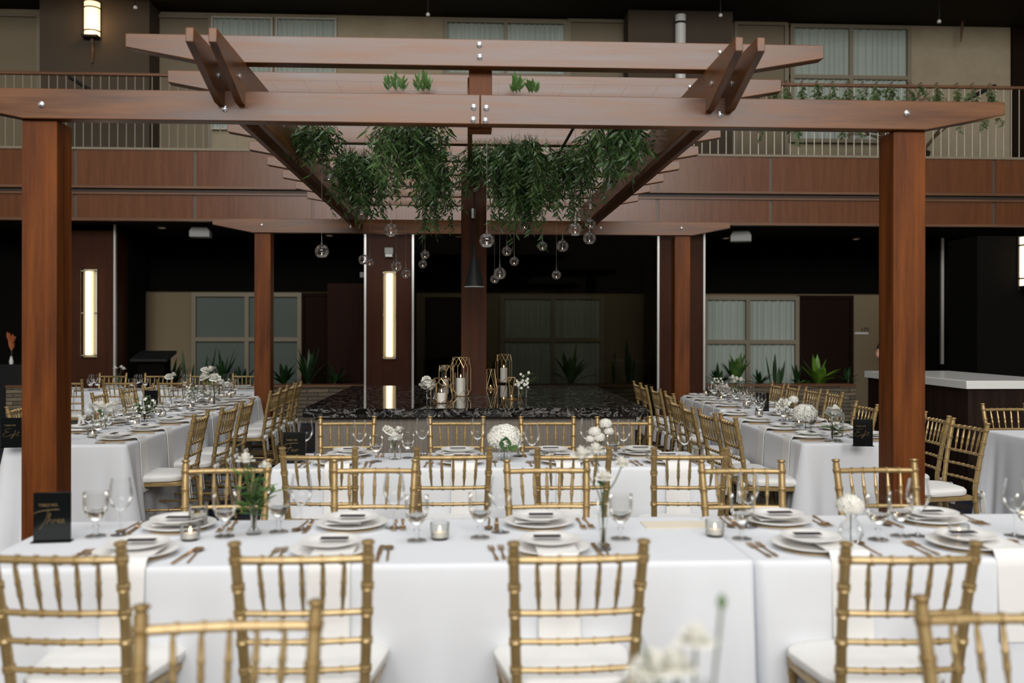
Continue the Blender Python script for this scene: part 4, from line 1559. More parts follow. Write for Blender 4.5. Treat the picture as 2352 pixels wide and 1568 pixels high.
def napkin_mesh(d, drop):
    m = MB()
    m.strip([(0, .05, .0268), (0, -.06, .0268), (0, -.125, .0275), (0, -.139, .0285), (0, -.150, .022), (0, -.158, .006), (0, -d - .004, .0045), (0, -d - .012, -.003), (0, -d - .016, -.03), (0, -d - .026, -drop * .6), (0, -d - .034, -drop)], .135, .004)
    return m.mesh('napkin', M_napkin, True, 60)


_nm = {}
DR = {}


# wine glass, goblet, votive -------------------------------------------------
wg = thing('wine_glass', '', 'wine glass')
MB().lathe([(.0, .085), (.012, .088), (.030, .105), (.040, .130), (.041, .150), (.036, .180), (.032, .202)], 24).build('bowl', M_glass, wg)
MB().lathe([(.0, .085), (.0045, .082), (.0038, .05), (.0042, .014), (.012, .006), (.034, .002), (.035, 0), (0, 0)], 20).build('stem', M_glass, wg)
gb = thing('water_goblet', '', 'goblet')
MB().lathe([(.0, .055), (.014, .056), (.030, .072), (.039, .095), (.0415, .12), (.041, .152), (.0425, .155)], 24).build('bowl', M_goblet, gb)
MB().lathe([(0, .055), (.010, .054), (.007, .045), (.012, .036), (.008, .028), (.010, .012), (.033, .005), (.035, 0), (0, 0)], 20).build('stem', M_glass, gb)
MB().lathe([(0, .058), (.0135, .059), (.029, .0735), (.0362, .090), (0, .090)], 24).build('water', M_water, gb)
vt = thing('votive_candle', '', 'candle')
MB().lathe([(0, 0), (.030, 0), (.034, .006), (.036, .06), (.034, .062), (.032, .01), (0, .008)], 22).build('glass_cup', M_goblet, vt)
MB().lathe([(0, .008), (.026, .008), (.026, .026), (0, .026)], 16).build('tealight', M_wax, vt)
MB().lathe([(0, .026), (.005, .034), (.003, .044), (0, .050)], 8).build('flame', M_flame, vt)
tu = thing('tumbler', '', 'tumbler')
MB().lathe([(0, .0), (.030, 0), (.033, .004), (.037, .10), (.0355, .101), (.031, .01), (0, .008)], 22).build('glass', M_goblet, tu)
MB().lathe([(0, .011), (.0298, .011), (.034, .078), (0, .078)], 22).build('water', M_water, tu)

GN = {'wine_glass': 'wine glasses on the tables', 'water_goblet': 'water goblets on the tables', 'votive_candle': 'votive candles on the tables', 'tumbler': 'tumblers on the tables'}


def drink(src, x, y, label, s=1.0):
    return place(src, (x, y, ZT_), R.uniform(0, 6), label, GN[src.name.split('.')[0]], s)


ORD = ['first', 'second', 'third', 'fourth', 'fifth', 'sixth']
_all = []


def setting(x, y, rz, d, where, idx, cutlery=True, drop=.27, wine=True, side=1, card=True, charger=True, gob=True, napkin=True, frm='left', nap=0):
    """one place: plate stack, napkin over the edge, cutlery, glasses"""
    M = Matrix.Translation((x, y, ZT_)) @ Matrix.Rotation(rz, 4, 'Z')

    def wp(lx, ly, lz=0):
        return M @ Vector((lx, ly, lz))
    w = ORD[idx] + ' from ' + frm + ', ' + where
    if charger:
        obj(cm, 'charger', wp(0, 0), rz, 'tan charger under plate, ' + w, 'charger', 'chargers under plates')
    obj(pm, 'dinner_plate', wp(0, 0, 0), rz, 'white dinner plate, ' + w, 'plate', 'dinner plates')
    if napkin:
        key = (round(d, 3), round(drop, 2))
        if key not in _nm:
            _nm[key] = napkin_mesh(d, drop)
        obj(_nm[key], 'napkin', wp(nap + R.uniform(.01, .03), 0), rz, 'white hanging napkin, ' + w, 'napkin', 'napkins')
    obj(sm_, 'salad_plate', wp(0, .01, .031), rz, 'upper stacked side plate, ' + w, 'plate', 'salad plates')
    if card:
        obj(cardm, 'menu_card', wp(R.uniform(-.01, .01), .02, .048), rz + R.uniform(-.06, .06), 'dark card on plate, ' + w, 'card', 'dark cards on plates')
    if cutlery:
        obj(fm, 'fork', wp(-.165, -.01), rz + .03, 'gold inner fork, ' + w, 'fork', 'forks')
        obj(fm, 'fork', wp(-.195, -.02), rz + R.uniform(-.06, .1), 'gold outer fork, ' + w, 'fork', 'forks')
        obj(km, 'knife', wp(.165, -.01), rz + R.uniform(-.1, .1), 'gold knife, ' + w, 'knife', 'knives')
        obj(spm, 'spoon', wp(.195, -.01), rz + R.uniform(-.1, .1), 'gold spoon, ' + w, 'spoon', 'spoons')
    if gob:
        p = wp(.13 + R.uniform(-.02, .02), .17 + R.uniform(-.02, .02))
        drink(gb, p.x, p.y, 'water goblet at ' + w)
    if wine:
        p = wp(.205 + R.uniform(-.01, .01), .125 + R.uniform(-.02, .02))
        drink(wg, p.x, p.y, 'stemmed wine glass at ' + w)


# front table: plates seen, glasses placed from the picture
for i, (px, py) in enumerate(((300, 1268), (755, 1262), (1268, 1262), (1895, 1262), (2275, 1262))):
    w = on(px, py, .775)
    setting(w.x, FY0 + .155, 0, .155, 'near side of front table', i, wine=False, gob=False, nap=.055 if i > 2 else 0)
for i, (px, py) in enumerate(((415, 1197), (806, 1199), (1240, 1197), (1805, 1201), (2175, 1200))):
    w = on(px, py, .775)
    setting(w.x, FY1 - .16, PI, .16, 'far side of front table', i, wine=False, gob=False)


def top_on(px, pyb):
    w = on(px, pyb, ZT_)
    return w.x, w.y


for i, (px, pyb) in enumerate(((220, 1232), (516, 1232), (640, 1222), (957, 1242), (1103, 1235), (1425, 1238), (1704, 1238), (2017, 1240), (2068, 1232), (2362, 1238))):
    x, y = top_on(px, pyb)
    drink(gb, x, y, 'blurred water goblet on the front table, %s from left' % ordn[i], 1.06)
for i, (px, pyb) in enumerate(((277, 1228), (692, 1215), (905, 1212), (1150, 1222), (1718, 1210), (2108, 1230), (2330, 1230))):
    x, y = top_on(px, pyb)
    drink(wg, x, y, 'blurred stemmed wine glass on the front table, %s from left' % ordn[i], 1.04)
for i, (px, pyb) in enumerate(((455, 1215),)):
    x, y = top_on(px, pyb)
    drink(tu, x, y, 'straight water tumbler on front table behind first far plate')
for i, (px, pyb) in enumerate(((437, 1240), (1010, 1238), (1642, 1231), (2203, 1243))):
    x, y = top_on(px, pyb)
    drink(vt, x, y, 'lit votive candle on the front table, %s from left' % ordn[i])

# middle table
for i, px in enumerate((768, 1058, 1300, 1545)):
    w = on(px, 1062, .775)
    setting(w.x, 5.155, 0, .155, 'near side of middle table', i, wine=False, gob=False, drop=.33, side=1)
for i, px in enumerate((812, 1052, 1262, 1462)):
    w = on(px, 1030, .775)
    setting(w.x, 5.505, PI, .155, 'far side of middle table', i, wine=False, gob=False)
for i, (px, pyb) in enumerate(((702, 1050), (826, 1052), (970, 1045), (1097, 1046), (1222, 1062), (1348, 1046), (1432, 1050), (1572, 1060))):
    x, y = top_on(px, pyb)
    drink(wg, x, y, 'stemmed wine glass on the middle table, %s from left' % ordn[i], 1.12)
for i, (px, pyb) in enumerate(((864, 1060), (937, 1052), (1190, 1048), (1408, 1056))):
    x, y = top_on(px, pyb)
    drink(gb, x, y, 'water goblet on the middle table, %s from left' % ordn[i])
x, y = top_on(1602, 1060)
drink(tu, x, y, 'straight water tumbler at the right end of middle table')
for i, (px, pyb) in enumerate(((735, 1062), (1262, 1060), (1497, 1060))):
    x, y = top_on(px, pyb)
    drink(vt, x, y, 'lit votive candle on the middle table, %s from left' % ordn[i])


def long_table(key, name, sideA, sideB, ys, cut=True, cutB=True, skipB=()):
    cx, cy, hx, hy = T[key]
    for i, y in enumerate(ys):
        # side facing the aisle (A is the one towards the pergola)
        inner = 1 if cx < 0 else -1
        xa = cx + inner * (hx - .155)
        setting(xa, y, PI / 2 * inner, .155, sideA + ' of ' + name, i, cutlery=cut, frm='front', drop=.36)
        if i in skipB:
            continue
        xb = cx - inner * (hx - .155)
        setting(xb, y, -PI / 2 * inner, .155, sideB + ' of ' + name, i, cutlery=cutB, frm='front', drop=.3)
    for i in range(3):
        drink(vt, cx + R.uniform(-.05, .05), cy - hy + .35 + i * .8 + R.uniform(-.1, .1), 'lit votive candle on the %s, %s from front' % (name.replace('the ', ''), ordn[i]))


long_table('L1', 'near left table', 'aisle side', 'outer side', (6.38, 6.95, 7.55, 8.15))
long_table('L2', 'far left table', 'aisle side', 'outer side', (8.82, 9.3, 9.78, 10.22), cutB=False)
long_table('R1', 'near right table', 'aisle side', 'bar side', (6.3, 6.85, 7.45, 8.05))
long_table('R2', 'far right table', 'aisle side', 'planter side', (9.0, 9.43, 9.86, 10.26), cutB=False)
for i, px in enumerate((165, 268, 385, 492)):
    w = at(px, 890, 11.605)
    setting(w.x, 11.605, 0, .155, 'near side of rear cross table', i, cutlery=False)
for i, px in enumerate((262, 366, 468, 560)):
    w = at(px, 890, 12.015)
    setting(w.x, 12.015, PI, .155, 'far side of rear cross table', i, cutlery=False)

# cream cloth piece lying flat at the gap on the front table
w = on(1550, 1206, ZT_)
me = MB().box(-.125, .125, -.06, .06, 0, .003).mesh('folded_cloth', mat('cream_cloth', (.80, .73, .60, 1), .85, spec=.2), False)
obj(me, 'folded_cloth', (w.x, w.y, ZT_ + .001), .02, 'flat cream cloth strip at the empty place on the front table', 'cloth', None)


# ================================================================== TABLE SIGNS
def stroke(m, pts, r):
    m.tube(catmull(pts, 5), r, 5)


LET = {
    'T': [[(-.12, .78), (.05, .9), (.35, .97), (.62, .98)], [(.30, .95), (.26, .6), (.18, .25), (.04, -.12)]],
    'h': [[(.0, .55), (.06, .8), (.03, .55), (-.05, .2)], [(-.05, .22), (.03, .42), (.09, .40), (.08, .22)]],
    'r': [[(0, .2), (.03, .42), (.06, .36), (.12, .40)]],
    'e': [[(0, .28), (.07, .36), (.05, .43), (0, .36), (.02, .24), (.10, .24)]],
    'o': [[(.06, .42), (0, .34), (.03, .22), (.09, .28), (.06, .42)]],
    'u': [[(0, .42), (.0, .24), (.06, .24), (.09, .42), (.10, .22)]],
    'F': [[(-.12, .74), (.02, .88), (.3, .95), (.6, .95)], [(.26, .93), (.20, .6), (.10, .30), (-.02, .02)], [(.02, .50), (.18, .54), (.3, .55)]],
    'E': [[(.36, .92), (.16, .92), (.05, .78), (.12, .64), (.24, .62)], [(.24, .62), (.02, .50), (-.04, .30), (.08, .18), (.30, .30)]],
    'i': [[(0, .42), (.0, .24), (.05, .24)]],
    'g': [[(.08, .42), (0, .36), (.03, .26), (.09, .40), (.05, .10), (-.04, -.02), (-.03, .1), (.12, .3)]],
    't': [[(.06, .70), (.02, .3), (.07, .24)], [(-.02, .52), (.12, .55)]],
}
ADV = {'T': .30, 'h': .14, 'r': .13, 'e': .11, 'o': .12, 'u': .13, 'F': .26, 'E': .30, 'i': .07, 'g': .13, 't': .12}


def sign(px, pyb, rz, word, label, sc=1.0, lean=0):
    w = on(px, pyb, ZT_)
    s = thing('table_sign', label, 'sign', (w.x, w.y, ZT_), rz, group='black table signs')
    W, Hh = .127 * sc, .178 * sc
    MB().box(-W / 2, W / 2, -.0025, .0025, 0.004, Hh).build('panel', M_acrylic, s, bevel=.0008)
    MB().box(-W / 2 - .004, W / 2 + .004, -.02, .02, 0, .004).build('stand', M_acrylic, s, smooth=False)
    m = MB()
    if word:
        x = .14
        for c in word:
            for st in LET[c]:
                stroke(m, [((x + p[0]) * W * .92 - W / 2, -.0032, Hh * (.30 + p[1] * .36)) for p in st], .0009)
            x += ADV[c]
        m.build('lettering', M_script, s)
        t = bpy.data.curves.new('heading', 'FONT')
        t.body = 'TABLE NO.'
        t.size = .0135 * sc
        t.extrude = .0003
        t.materials.append(M_script)
        o = bpy.data.objects.new('heading', t)
        COL.objects.link(o)
        o = solid(o)
        o.parent = s
        o.location = (-W * .36, -.0029, Hh * .72)
        o.rotation_euler = (PI / 2, 0, 0)
    return s


sign(120, 1244, rad(6), 'Three', 'black sign lettered Three on the front table, by the left post')
sign(676, 1063, rad(2), 'Four', 'black sign lettered Four on the middle table')
sign(1982, 1024, rad(-8), 'Eight', 'black sign lettered Eight on the near right table')
sign(29, 1027, rad(8), 'Eight', 'black sign with faint gold script left of the left front post', 1.08)
sign(1751, 944, rad(-4), '', 'plain looking black sign on the front end of far right table')
sign(347, 938, rad(5), '', 'black sign behind small white flowers on the far left table')


# ================================================================== FLOWERS
def rose_mesh(seed=0, r=.035, m=None):
    rr = random.Random(seed)
    b = MB()
    for ringi, (n, rr_, up, sz) in enumerate(((3, .25, 1.0, .7), (4, .5, .9, .9), (5, .78, .72, 1.05), (6, 1.0, .42, 1.15))):
        for k in range(n):
            a = 2 * PI * (k + .5 * ringi) / n + rr.uniform(-.2, .2)
            vs, fs = [], []
            for i in range(5):
                u = i / 4
                for j in range(5):
                    v = (j - 2) / 2
                    wdt = sz * r * .62 * math.sin(PI * (.18 + .66 * u))
                    rad_ = r * rr_ * (.35 + .75 * u ** .8) + (.12 * r * u * u * ringi * .5)
                    aa = a + v * wdt / max(rad_, r * .25)
                    z = r * (up * 1.25 * u - .1 * ringi * u * u) - .12 * r * v * v * u
                    vs.append((rad_ * math.cos(aa), rad_ * math.sin(aa), z))
            fs = [(i * 5 + j, i * 5 + j + 1, i * 5 + j + 6, i * 5 + j + 5) for i in range(4) for j in range(4)]
            b.add(vs, fs)
    b.lathe([(0, -.25 * r), (.35 * r, -.12 * r), (.42 * r, .15 * r), (0, .2 * r)], 10)
    return b.mesh('bloom', m or M_petal, True, 80)


def floret_ball(seed, r=.06, n=150, fl=.013, m=None, flat=.8):
    rr = random.Random(seed)
    b = MB()
    for i in range(n):
        z = 1 - 1.55 * (i + .5) / n
        a = i * 2.39996
        q_ = math.sqrt(max(0, 1 - z * z))
        d = Vector((q_ * math.cos(a), q_ * math.sin(a), z))
        c = d * r * rr.uniform(.86, 1.04)
        c.z *= flat
        t = d.orthogonal().normalized()
        t = Matrix.Rotation(rr.uniform(0, 6), 3, d) @ t
        for k in range(4):
            e = Matrix.Rotation(k * PI / 2, 3, d) @ t
            s = d.cross(e)
            b.add([c, c + e * fl * .6 + s * fl * .45 + d * fl * .2, c + e * fl * 1.15 + d * fl * .1, c + e * fl * .6 - s * fl * .45 + d * fl * .2], [(0, 1, 2, 3)])
    b.lathe([(0, -r * .5), (r * .5, -r * .35), (r * .78, 0), (r * .5, r * .5), (0, r * .66)], 14)
    return b.mesh('bloom', m or M_petal, True, 80)


ROSE = [rose_mesh(i) for i in range(3)]
HYD = floret_ball(3)
LEAFM = MB().leaf((0, 0, 0), (.5, 0, .55), (-.5, 0, .6), .07, .036, .3).leaf((0, 0, -.03), (-.45, .3, .5), (.5, 0, .6), .055, .03, .3).mesh('leaf', M_leafB)
VASE = {}


def vase_master(kind, prof, m=None):
    t = thing('bud_vase' if kind != 'jar' else 'glass_jar', '', 'vase')
    MB().lathe(prof, 22).build('glass', m or M_glass, t)
    h = max(z for _, z in prof)
    pw = [(0, .008)] + [(r_ * .9, z) for r_, z in prof if 0.008 < z < h * .55 and r_ > .004][:4]
    pw += [(0, pw[-1][1])]
    if len(pw) > 3:
        MB().lathe(pw, 18).build('water', M_water, t)
    return t


VASE['jar'] = vase_master('jar', [(0, 0), (.026, 0), (.032, .004), (.032, .05), (.024, .062), (.027, .078)])
VASE['slim'] = vase_master('slim', [(0, 0), (.026, 0), (.028, .004), (.010, .03), (.012, .07), (.022, .16), (.024, .165)])
VASE['cube'] = vase_master('cube', [(0, 0), (.042, 0), (.045, .004), (.045, .085), (.047, .09)])
VASE['gem'] = vase_master('gem', [(0, 0), (.02, 0), (.036, .03), (.03, .055), (.014, .075), (.018, .085)])


def stem_to(parent, p0, p1, r=.0022):
    mid = p0.lerp(p1, .55) + Vector((0, 0, .01))
    return MB().tube([p0, mid, p1], r, 6).build('stem', M_stem, parent)


def flower(vpos, vh, target, me, label, scale=1, cat='flower', name='white_rose', leaf=True, tilt=(0, 0), group='white flowers in vases', lean=.5):
    """one cut flower: stem in the vase, bloom where seen"""
    base = Vector((vpos[0], vpos[1], ZTOP + .012))
    t = thing(name, label, cat, base, group=group)
    d = target - base
    neck = Vector((d.x * .12, d.y * .12, min(vh, d.z * .7)))
    MB().tube(catmull([Vector((-d.x * .05, -d.y * .05, 0)), neck, Vector((d.x * .6, d.y * .6, (neck.z + d.z) / 2)), d], 3), .0022 * (1 if scale < 1.5 else 1.3), 6).build('stem', M_stem, t)
    b = part(me, 'bloom', t, d, (tilt[0], tilt[1], R.uniform(0, 6)))
    b.scale = (scale,) * 3
    if leaf:
        l = part(LEAFM, 'leaf', t, neck.lerp(d, .6), (0, 0, R.uniform(0, 6)))
        l.scale = (min(scale, 1.1),) * 3
    return t


ZTOP = ZT_


def greens(vpos, tops, label, m=M_leafB, small=True, leaf=.03, lw=.012, flowers=0, spread=.05, name='leafy_sprig', n=26):
    """leafy sprig with optional tiny white flowers"""
    base = Vector((vpos[0], vpos[1], ZTOP + .012))
    t = thing(name, label, 'greenery', base, group='leafy sprigs in vases')
    f, s, fl = MB(), MB(), MB()
    rr = random.Random(int(abs(vpos[0]) * 1000))
    for tp in tops:
        d = tp - base
        pts = catmull([Vector((0, 0, 0)), Vector((d.x * .15, d.y * .15, d.z * .5)), d], 5)
        s.tube(pts, .0018, 5)
        for i in range(n):
            u = .42 + .58 * i / n
            p = pts[0].lerp(d, 0) if False else pts[min(int(u * (len(pts) - 1)), len(pts) - 1)]
            a = rr.uniform(0, 6.28)
            o_ = Vector((math.cos(a), math.sin(a), rr.uniform(-.1, .8)))
            p2 = p + o_ * rr.uniform(0, spread) * (1.25 - u)
            f.leaf(p2, o_, (0, -.3, 1), leaf * rr.uniform(.7, 1.3), lw * rr.uniform(.8, 1.2))
            if flowers and rr.random() < flowers:
                c = p2 + o_ * spread * .5
                for k in range(5):
                    b = 2 * PI * k / 5
                    fl.leaf(c, (math.cos(b), -.35, math.sin(b)), (0, -1, .3), .014, .012)
    f.build('foliage', m, t)
    s.build('stem', M_stem, t)
    if flowers:
        fl.build('blossoms', M_petal, t)
    return t


def vase(kind, px, pyb, label, sc=1):
    x, y = top_on(px, pyb)
    place(VASE[kind], (x, y, ZT_), 0, label, None, sc)
    return (x, y)


def tg(px, py, y):
    return at(px, py, y)


# front table
v = vase('slim', 583, 1226, 'tall flared glass vase on the front table between first two far plates', 1.05)
greens(v, [tg(560, 1085, v[1]), tg(618, 1095, v[1] + .03), tg(585, 1070, v[1]), tg(545, 1118, v[1]), tg(632, 1122, v[1]), tg(590, 1110, v[1] - .03)], 'blurred green foliage in tall vase on the front table', n=16, leaf=.05, lw=.014, spread=.035)
flower(v, .16, tg(564, 1060, v[1]), ROSE[0], 'white rose on left in tall vase of the front table', .8, leaf=False)
flower(v, .16, tg(608, 1072, v[1]), ROSE[1], 'smaller white rose on right in tall front table vase', .55, leaf=False)
v = vase('slim', 1385, 1262, 'slender glass vase on the front table right of third far plate', 1.05)
flower(v, .16, tg(1336, 1050, v[1] + .05), ROSE[1], 'white bloom leaning left in slender vase on the front table', .95, leaf=False)
flower(v, .16, tg(1368, 1038, v[1] + .08), ROSE[2], 'white bloom at top of slender vase on the front table', .8, leaf=False)
flower(v, .16, tg(1388, 1102, v[1]), ROSE[0], 'white bloom lowest in slender vase on the front table', .85)
flower(v, .16, tg(1428, 1070, v[1] + .06), ROSE[0], 'pale bloom leaning right in slender vase on the front table', .8, leaf=False)
v = vase('gem', 1954, 1250, 'faceted glass vase on the front table right of fourth far plate', 1.25)
flower(v, .085, tg(1953, 1160, v[1]), floret_ball(9, .047, 120, .012), 'round white bloom in the faceted front table vase', 1, name='white_carnation', leaf=False)
# middle table
v = vase('jar', 907, 1054, 'small glass jar with white roses on the middle table', 1.12)
for i, (px, py, s, l) in enumerate(((895, 993, .85, 'left'), (918, 990, .8, 'right'), (908, 1008, 1.0, 'front'), (888, 985, .6, 'topmost'))):
    flower(v, .07, tg(px, py, v[1] + (.02 if i != 2 else -.02)), ROSE[i % 3], 'white rose in small jar on middle table, %s bloom' % l, s, leaf=False, tilt=(.5, 0))
v = vase('jar', 1158, 1056, 'glass jar under the big white hydrangea on the middle table', 1.12)
flower(v, .07, tg(1159, 1006, v[1]), HYD, 'big white hydrangea head with green leaf on the middle table', 1.65, name='white_hydrangea', leaf=False)
l = MB().leaf((0, 0, 0), (.05, -.35, .9), (0, -1, -.3), .105, .075, .1).leaf((.02, 0, .0), (.8, -.35, .6), (0, -1, .2), .08, .04, .2).build('hydrangea_leaf', M_leafA)
l.location = (v[0] + .0, v[1] - .075, ZT_ + .065)
tag(l, 'dark green leaf hanging below the big white hydrangea', 'leaf')
v = vase('cube', 1378, 1056, 'wide glass vase of white stock on the middle table', .9)
for i, (px, py, s, l) in enumerate(((1366, 992, .62, 'left'), (1391, 973, .62, 'top right'), (1376, 1004, .6, 'centre'), (1398, 990, .5, 'right'), (1356, 1008, .45, 'lowest left'))):
    flower(v, .08, tg(px, py, v[1]), HYD, 'white stock bloom in the wide vase on middle table, %s' % l, s, name='white_stock', leaf=(i == 2))
# near right table
for i, (kind, px, pyb, lab) in enumerate((('jar', 1812, 968, 'glass jar of white roses on the near right table'), ('cube', 1850, 990, 'wide glass vase of white hydrangea on the near right table'), ('slim', 1912, 1012, 'slender vase of one white rose beside the Eight sign'))):
    v = vase(kind, px, pyb, lab)
    if i == 0:
        flower(v, .07, tg(1822, 918, v[1]), floret_ball(21, .034, 90, .011), 'round white bloom topmost on the near right table', 1.15, name='white_carnation', leaf=False)
        flower(v, .07, tg(1800, 930, v[1]), ROSE[0], 'white rose left of the hydrangea on near right table', 1.5, leaf=False, tilt=(.6, 0))
    elif i == 1:
        flower(v, .08, tg(1848, 950, v[1]), HYD, 'large white hydrangea on the near right table', 1.5, name='white_hydrangea', leaf=False)
    else:
        flower(v, .16, tg(1915, 950, v[1]), ROSE[2], 'single white rose with green leaves beside the Eight sign', 1.55, tilt=(.5, .2))
        greens(v, [tg(1908, 975, v[1]), tg(1922, 985, v[1])], 'short green leaves in slender vase beside the Eight sign', n=6, leaf=.055, lw=.03)
# far right table
v = vase('jar', 1664, 920, 'glass jar of white rose on the far right table')
flower(v, .07, tg(1664, 896, v[1]), ROSE[0], 'white rose lowest on the far right table', 1.75, tilt=(.5, 0))
v = vase('slim', 1692, 915, 'slender vase of white sprays on the far right table')
greens(v, [tg(1680, 885, v[1]), tg(1700, 890, v[1]), tg(1712, 880, v[1])], 'leafy sprig under white sprays on the far right table', n=12, leaf=.05, lw=.02)
for i, (px, py) in enumerate(((1683, 869), (1692, 873), (1702, 874), (1686, 878))):
    flower(v, .16, tg(px, py, v[1]), ROSE[i % 3], 'small white bloom in slender vase on far right table, %s from left' % ORD[i if i < 3 else 3], 1.0, leaf=False)
v = vase('gem', 1645, 908, 'small faceted vase at far end of the far right table')
greens(v, [tg(1640, 868, v[1]), tg(1650, 866, v[1]), tg(1660, 870, v[1])], 'sprig of tiny white flowers at far end of far right table', n=12, leaf=.035, lw=.012, flowers=.6)
# near left table
v = vase('jar', 243, 985, 'glass jar of white peonies on the near left table')
flower(v, .07, tg(224, 941, v[1]), ROSE[0], 'left open white peony on the near left table', 1.75, name='white_peony', tilt=(.55, -.3))
flower(v, .07, tg(257, 942, v[1]), ROSE[1], 'right open white peony on the near left table', 1.7, name='white_peony', tilt=(.55, .3), leaf=False)
v = vase('slim', 332, 968, 'slender vase of greenery with small white blooms on near left table')
greens(v, [tg(318, 925, v[1]), tg(345, 922, v[1]), tg(333, 912, v[1]), tg(350, 940, v[1]), tg(320, 940, v[1])], 'dark leafy sprig with small white blooms on the near left table', M_leafA, n=22, leaf=.045, lw=.02, spread=.09, flowers=.35)
# far left table
v = vase('slim', 492, 938, 'tall vase of white peonies on the far left table', 1.2)
for i, (px, py, s, l) in enumerate(((470, 852, 1.1, 'top left'), (486, 850, 1.1, 'top right'), (473, 868, 1.5, 'centre left'), (494, 870, 1.4, 'centre right'), (507, 880, 1.0, 'lower right'), (522, 886, 1.1, 'lowest right'))):
    flower(v, .19, tg(px, py, v[1]), ROSE[i % 3], 'white peony in tall vase on far left table, %s' % l, s, name='white_peony', tilt=(.5, 0), leaf=(i in (2, 3)))
v = vase('gem', 447, 930, 'small vase of greenery on the far left table')
greens(v, [tg(440, 896, v[1]), tg(455, 892, v[1]), tg(447, 886, v[1])], 'leafy sprig with tiny white flowers on the far left table', M_leafA, n=20, leaf=.045, lw=.02, spread=.09, flowers=.2)
# rear cross table
ZTOP = ZT_


def vase_at(kind, px, Y, label):
    x = px_x(px, Y)
    place(VASE[kind], (x, Y, ZT_), 0, label)
    return (x, Y)


v = vase_at('slim', 272, 11.81, 'slender vase of small white blooms on the rear cross table')
greens(v, [tg(265, 862, 11.81), tg(278, 862, 11.81)], 'leafy sprig in slender vase on the rear cross table', M_leafA, n=14, leaf=.05, lw=.018)
for i, (px, py) in enumerate(((265, 846), (279, 844), (284, 848))):
    flower(v, .16, tg(px, py, 11.81), ROSE[i], 'small white bloom on the rear cross table, %s from left' % ORD[i], .75, leaf=False)
v = vase_at('jar', 391, 11.81, 'small jar of white roses on the rear cross table')
flower(v, .07, tg(388, 867, 11.81), ROSE[0], 'larger white rose in the jar on the rear cross table', 1.3, leaf=False, tilt=(.5, 0))
flower(v, .07, tg(398, 861, 11.81), ROSE[1], 'smaller white rose in the jar on the rear cross table', .9, leaf=False, tilt=(.5, 0))
# table closest to the camera
vx, vy = at(1590, 1568, 1.16).x, 1.16
place(VASE['cube'], (vx, vy, ZT_), 0, 'glass vase on the table closest to the camera', None, 1.1)
v = (vx, vy)
for i, (px, py, s, l, me) in enumerate(((1597, 1478, .62, 'round bloom above the rest', ROSE[0]), (1500, 1545, .75, 'left', ROSE[1]), (1548, 1540, .7, 'second from left', ROSE[2]), (1478, 1562, .5, 'lowest left', ROSE[0]))):
    flower(v, .09, tg(px, py, vy), me, 'blurred white bloom at bottom edge of the picture, %s' % l, s, leaf=(i == 0))
budm = MB().lathe([(0, -.010), (.006, -.004), (.007, .004), (.003, .012), (0, .015)], 10).mesh('bloom', M_leafB)
flower(v, .09, tg(1658, 1385, vy), budm, 'blurred green bud on a tall stem at the bottom of the picture', .9, name='flower_bud', leaf=False)
greens(v, [tg(1560, 1555, vy), tg(1620, 1560, vy), tg(1462, 1450, vy - .02)], 'blurred leafy stems at bottom edge of the picture', n=8, leaf=.02, lw=.008, spread=.015)

# ================================================================== ITEMS ON THE ISLAND
ZTOP = iz


def isl_pt(px, pyb):
    return on(px, pyb, iz)


def wire(t, edges, r=.0028, m=None, name='wire_frame'):
    b = MB()
    for a, c in edges:
        b.tube([a, c], r, 6)
    b.build(name, m or M_brass, t)


def gem_lantern(px, pyb, w, h, label, candle=None, glass=False, rot=0.3, sides=6):
    p = isl_pt(px, pyb)
    t = thing('geometric_lantern', label, 'lantern', (p.x, p.y, iz), rot)
    r = w / 2
    E = []
    lo, hi, tp = [], [], []
    for k in range(sides):
        a = 2 * PI * k / sides
        lo.append(Vector((r * .82 * math.cos(a), r * .82 * math.sin(a), .003)))
        hi.append(Vector((r * math.cos(a + PI / sides), r * math.sin(a + PI / sides), h * .16)))
        tp.append(Vector((r * math.cos(a + PI / sides), r * math.sin(a + PI / sides), h * .74)))
    cap = [Vector((r * .80 * math.cos(2 * PI * k / sides), r * .80 * math.sin(2 * PI * k / sides), h)) for k in range(sides)]
    for k in range(sides):
        k2 = (k + 1) % sides
        E += [(lo[k], lo[k2]), (lo[k], hi[k]), (lo[k2], hi[k]), (hi[k], tp[k]), (tp[k], cap[k]), (tp[k], cap[k2]), (cap[k], cap[k2])]
    wire(t, E)
    MB().lathe([(0, 0), (r * .62, 0), (r * .62, .004), (0, .004)], 18).build('base_plate', M_brass, t)
    if glass:
        MB().lathe([(r * .62, .004), (r * .62, h * .6)], 20).build('glass_cylinder', M_glass, t)
    if candle:
        cr, chh = candle
        c = thing('pillar_candle', 'white pillar candle inside the ' + label, 'candle', (p.x, p.y, iz + .005), group='white pillar candles on the island')
        MB().lathe([(0, 0), (cr, 0), (cr, chh - .004), (cr - .004, chh), (0, chh - .006)], 20).build('candle_body', M_wax, c)
        MB().tube([(0, 0, chh - .006), (0, 0, chh + .006)], .0015, 5).build('wick', M_black, c)
        MB().lathe([(0, chh + .004), (.006, chh + .014), (.003, chh + .028), (0, chh + .036)], 8).build('flame', M_flame, c)
    return p


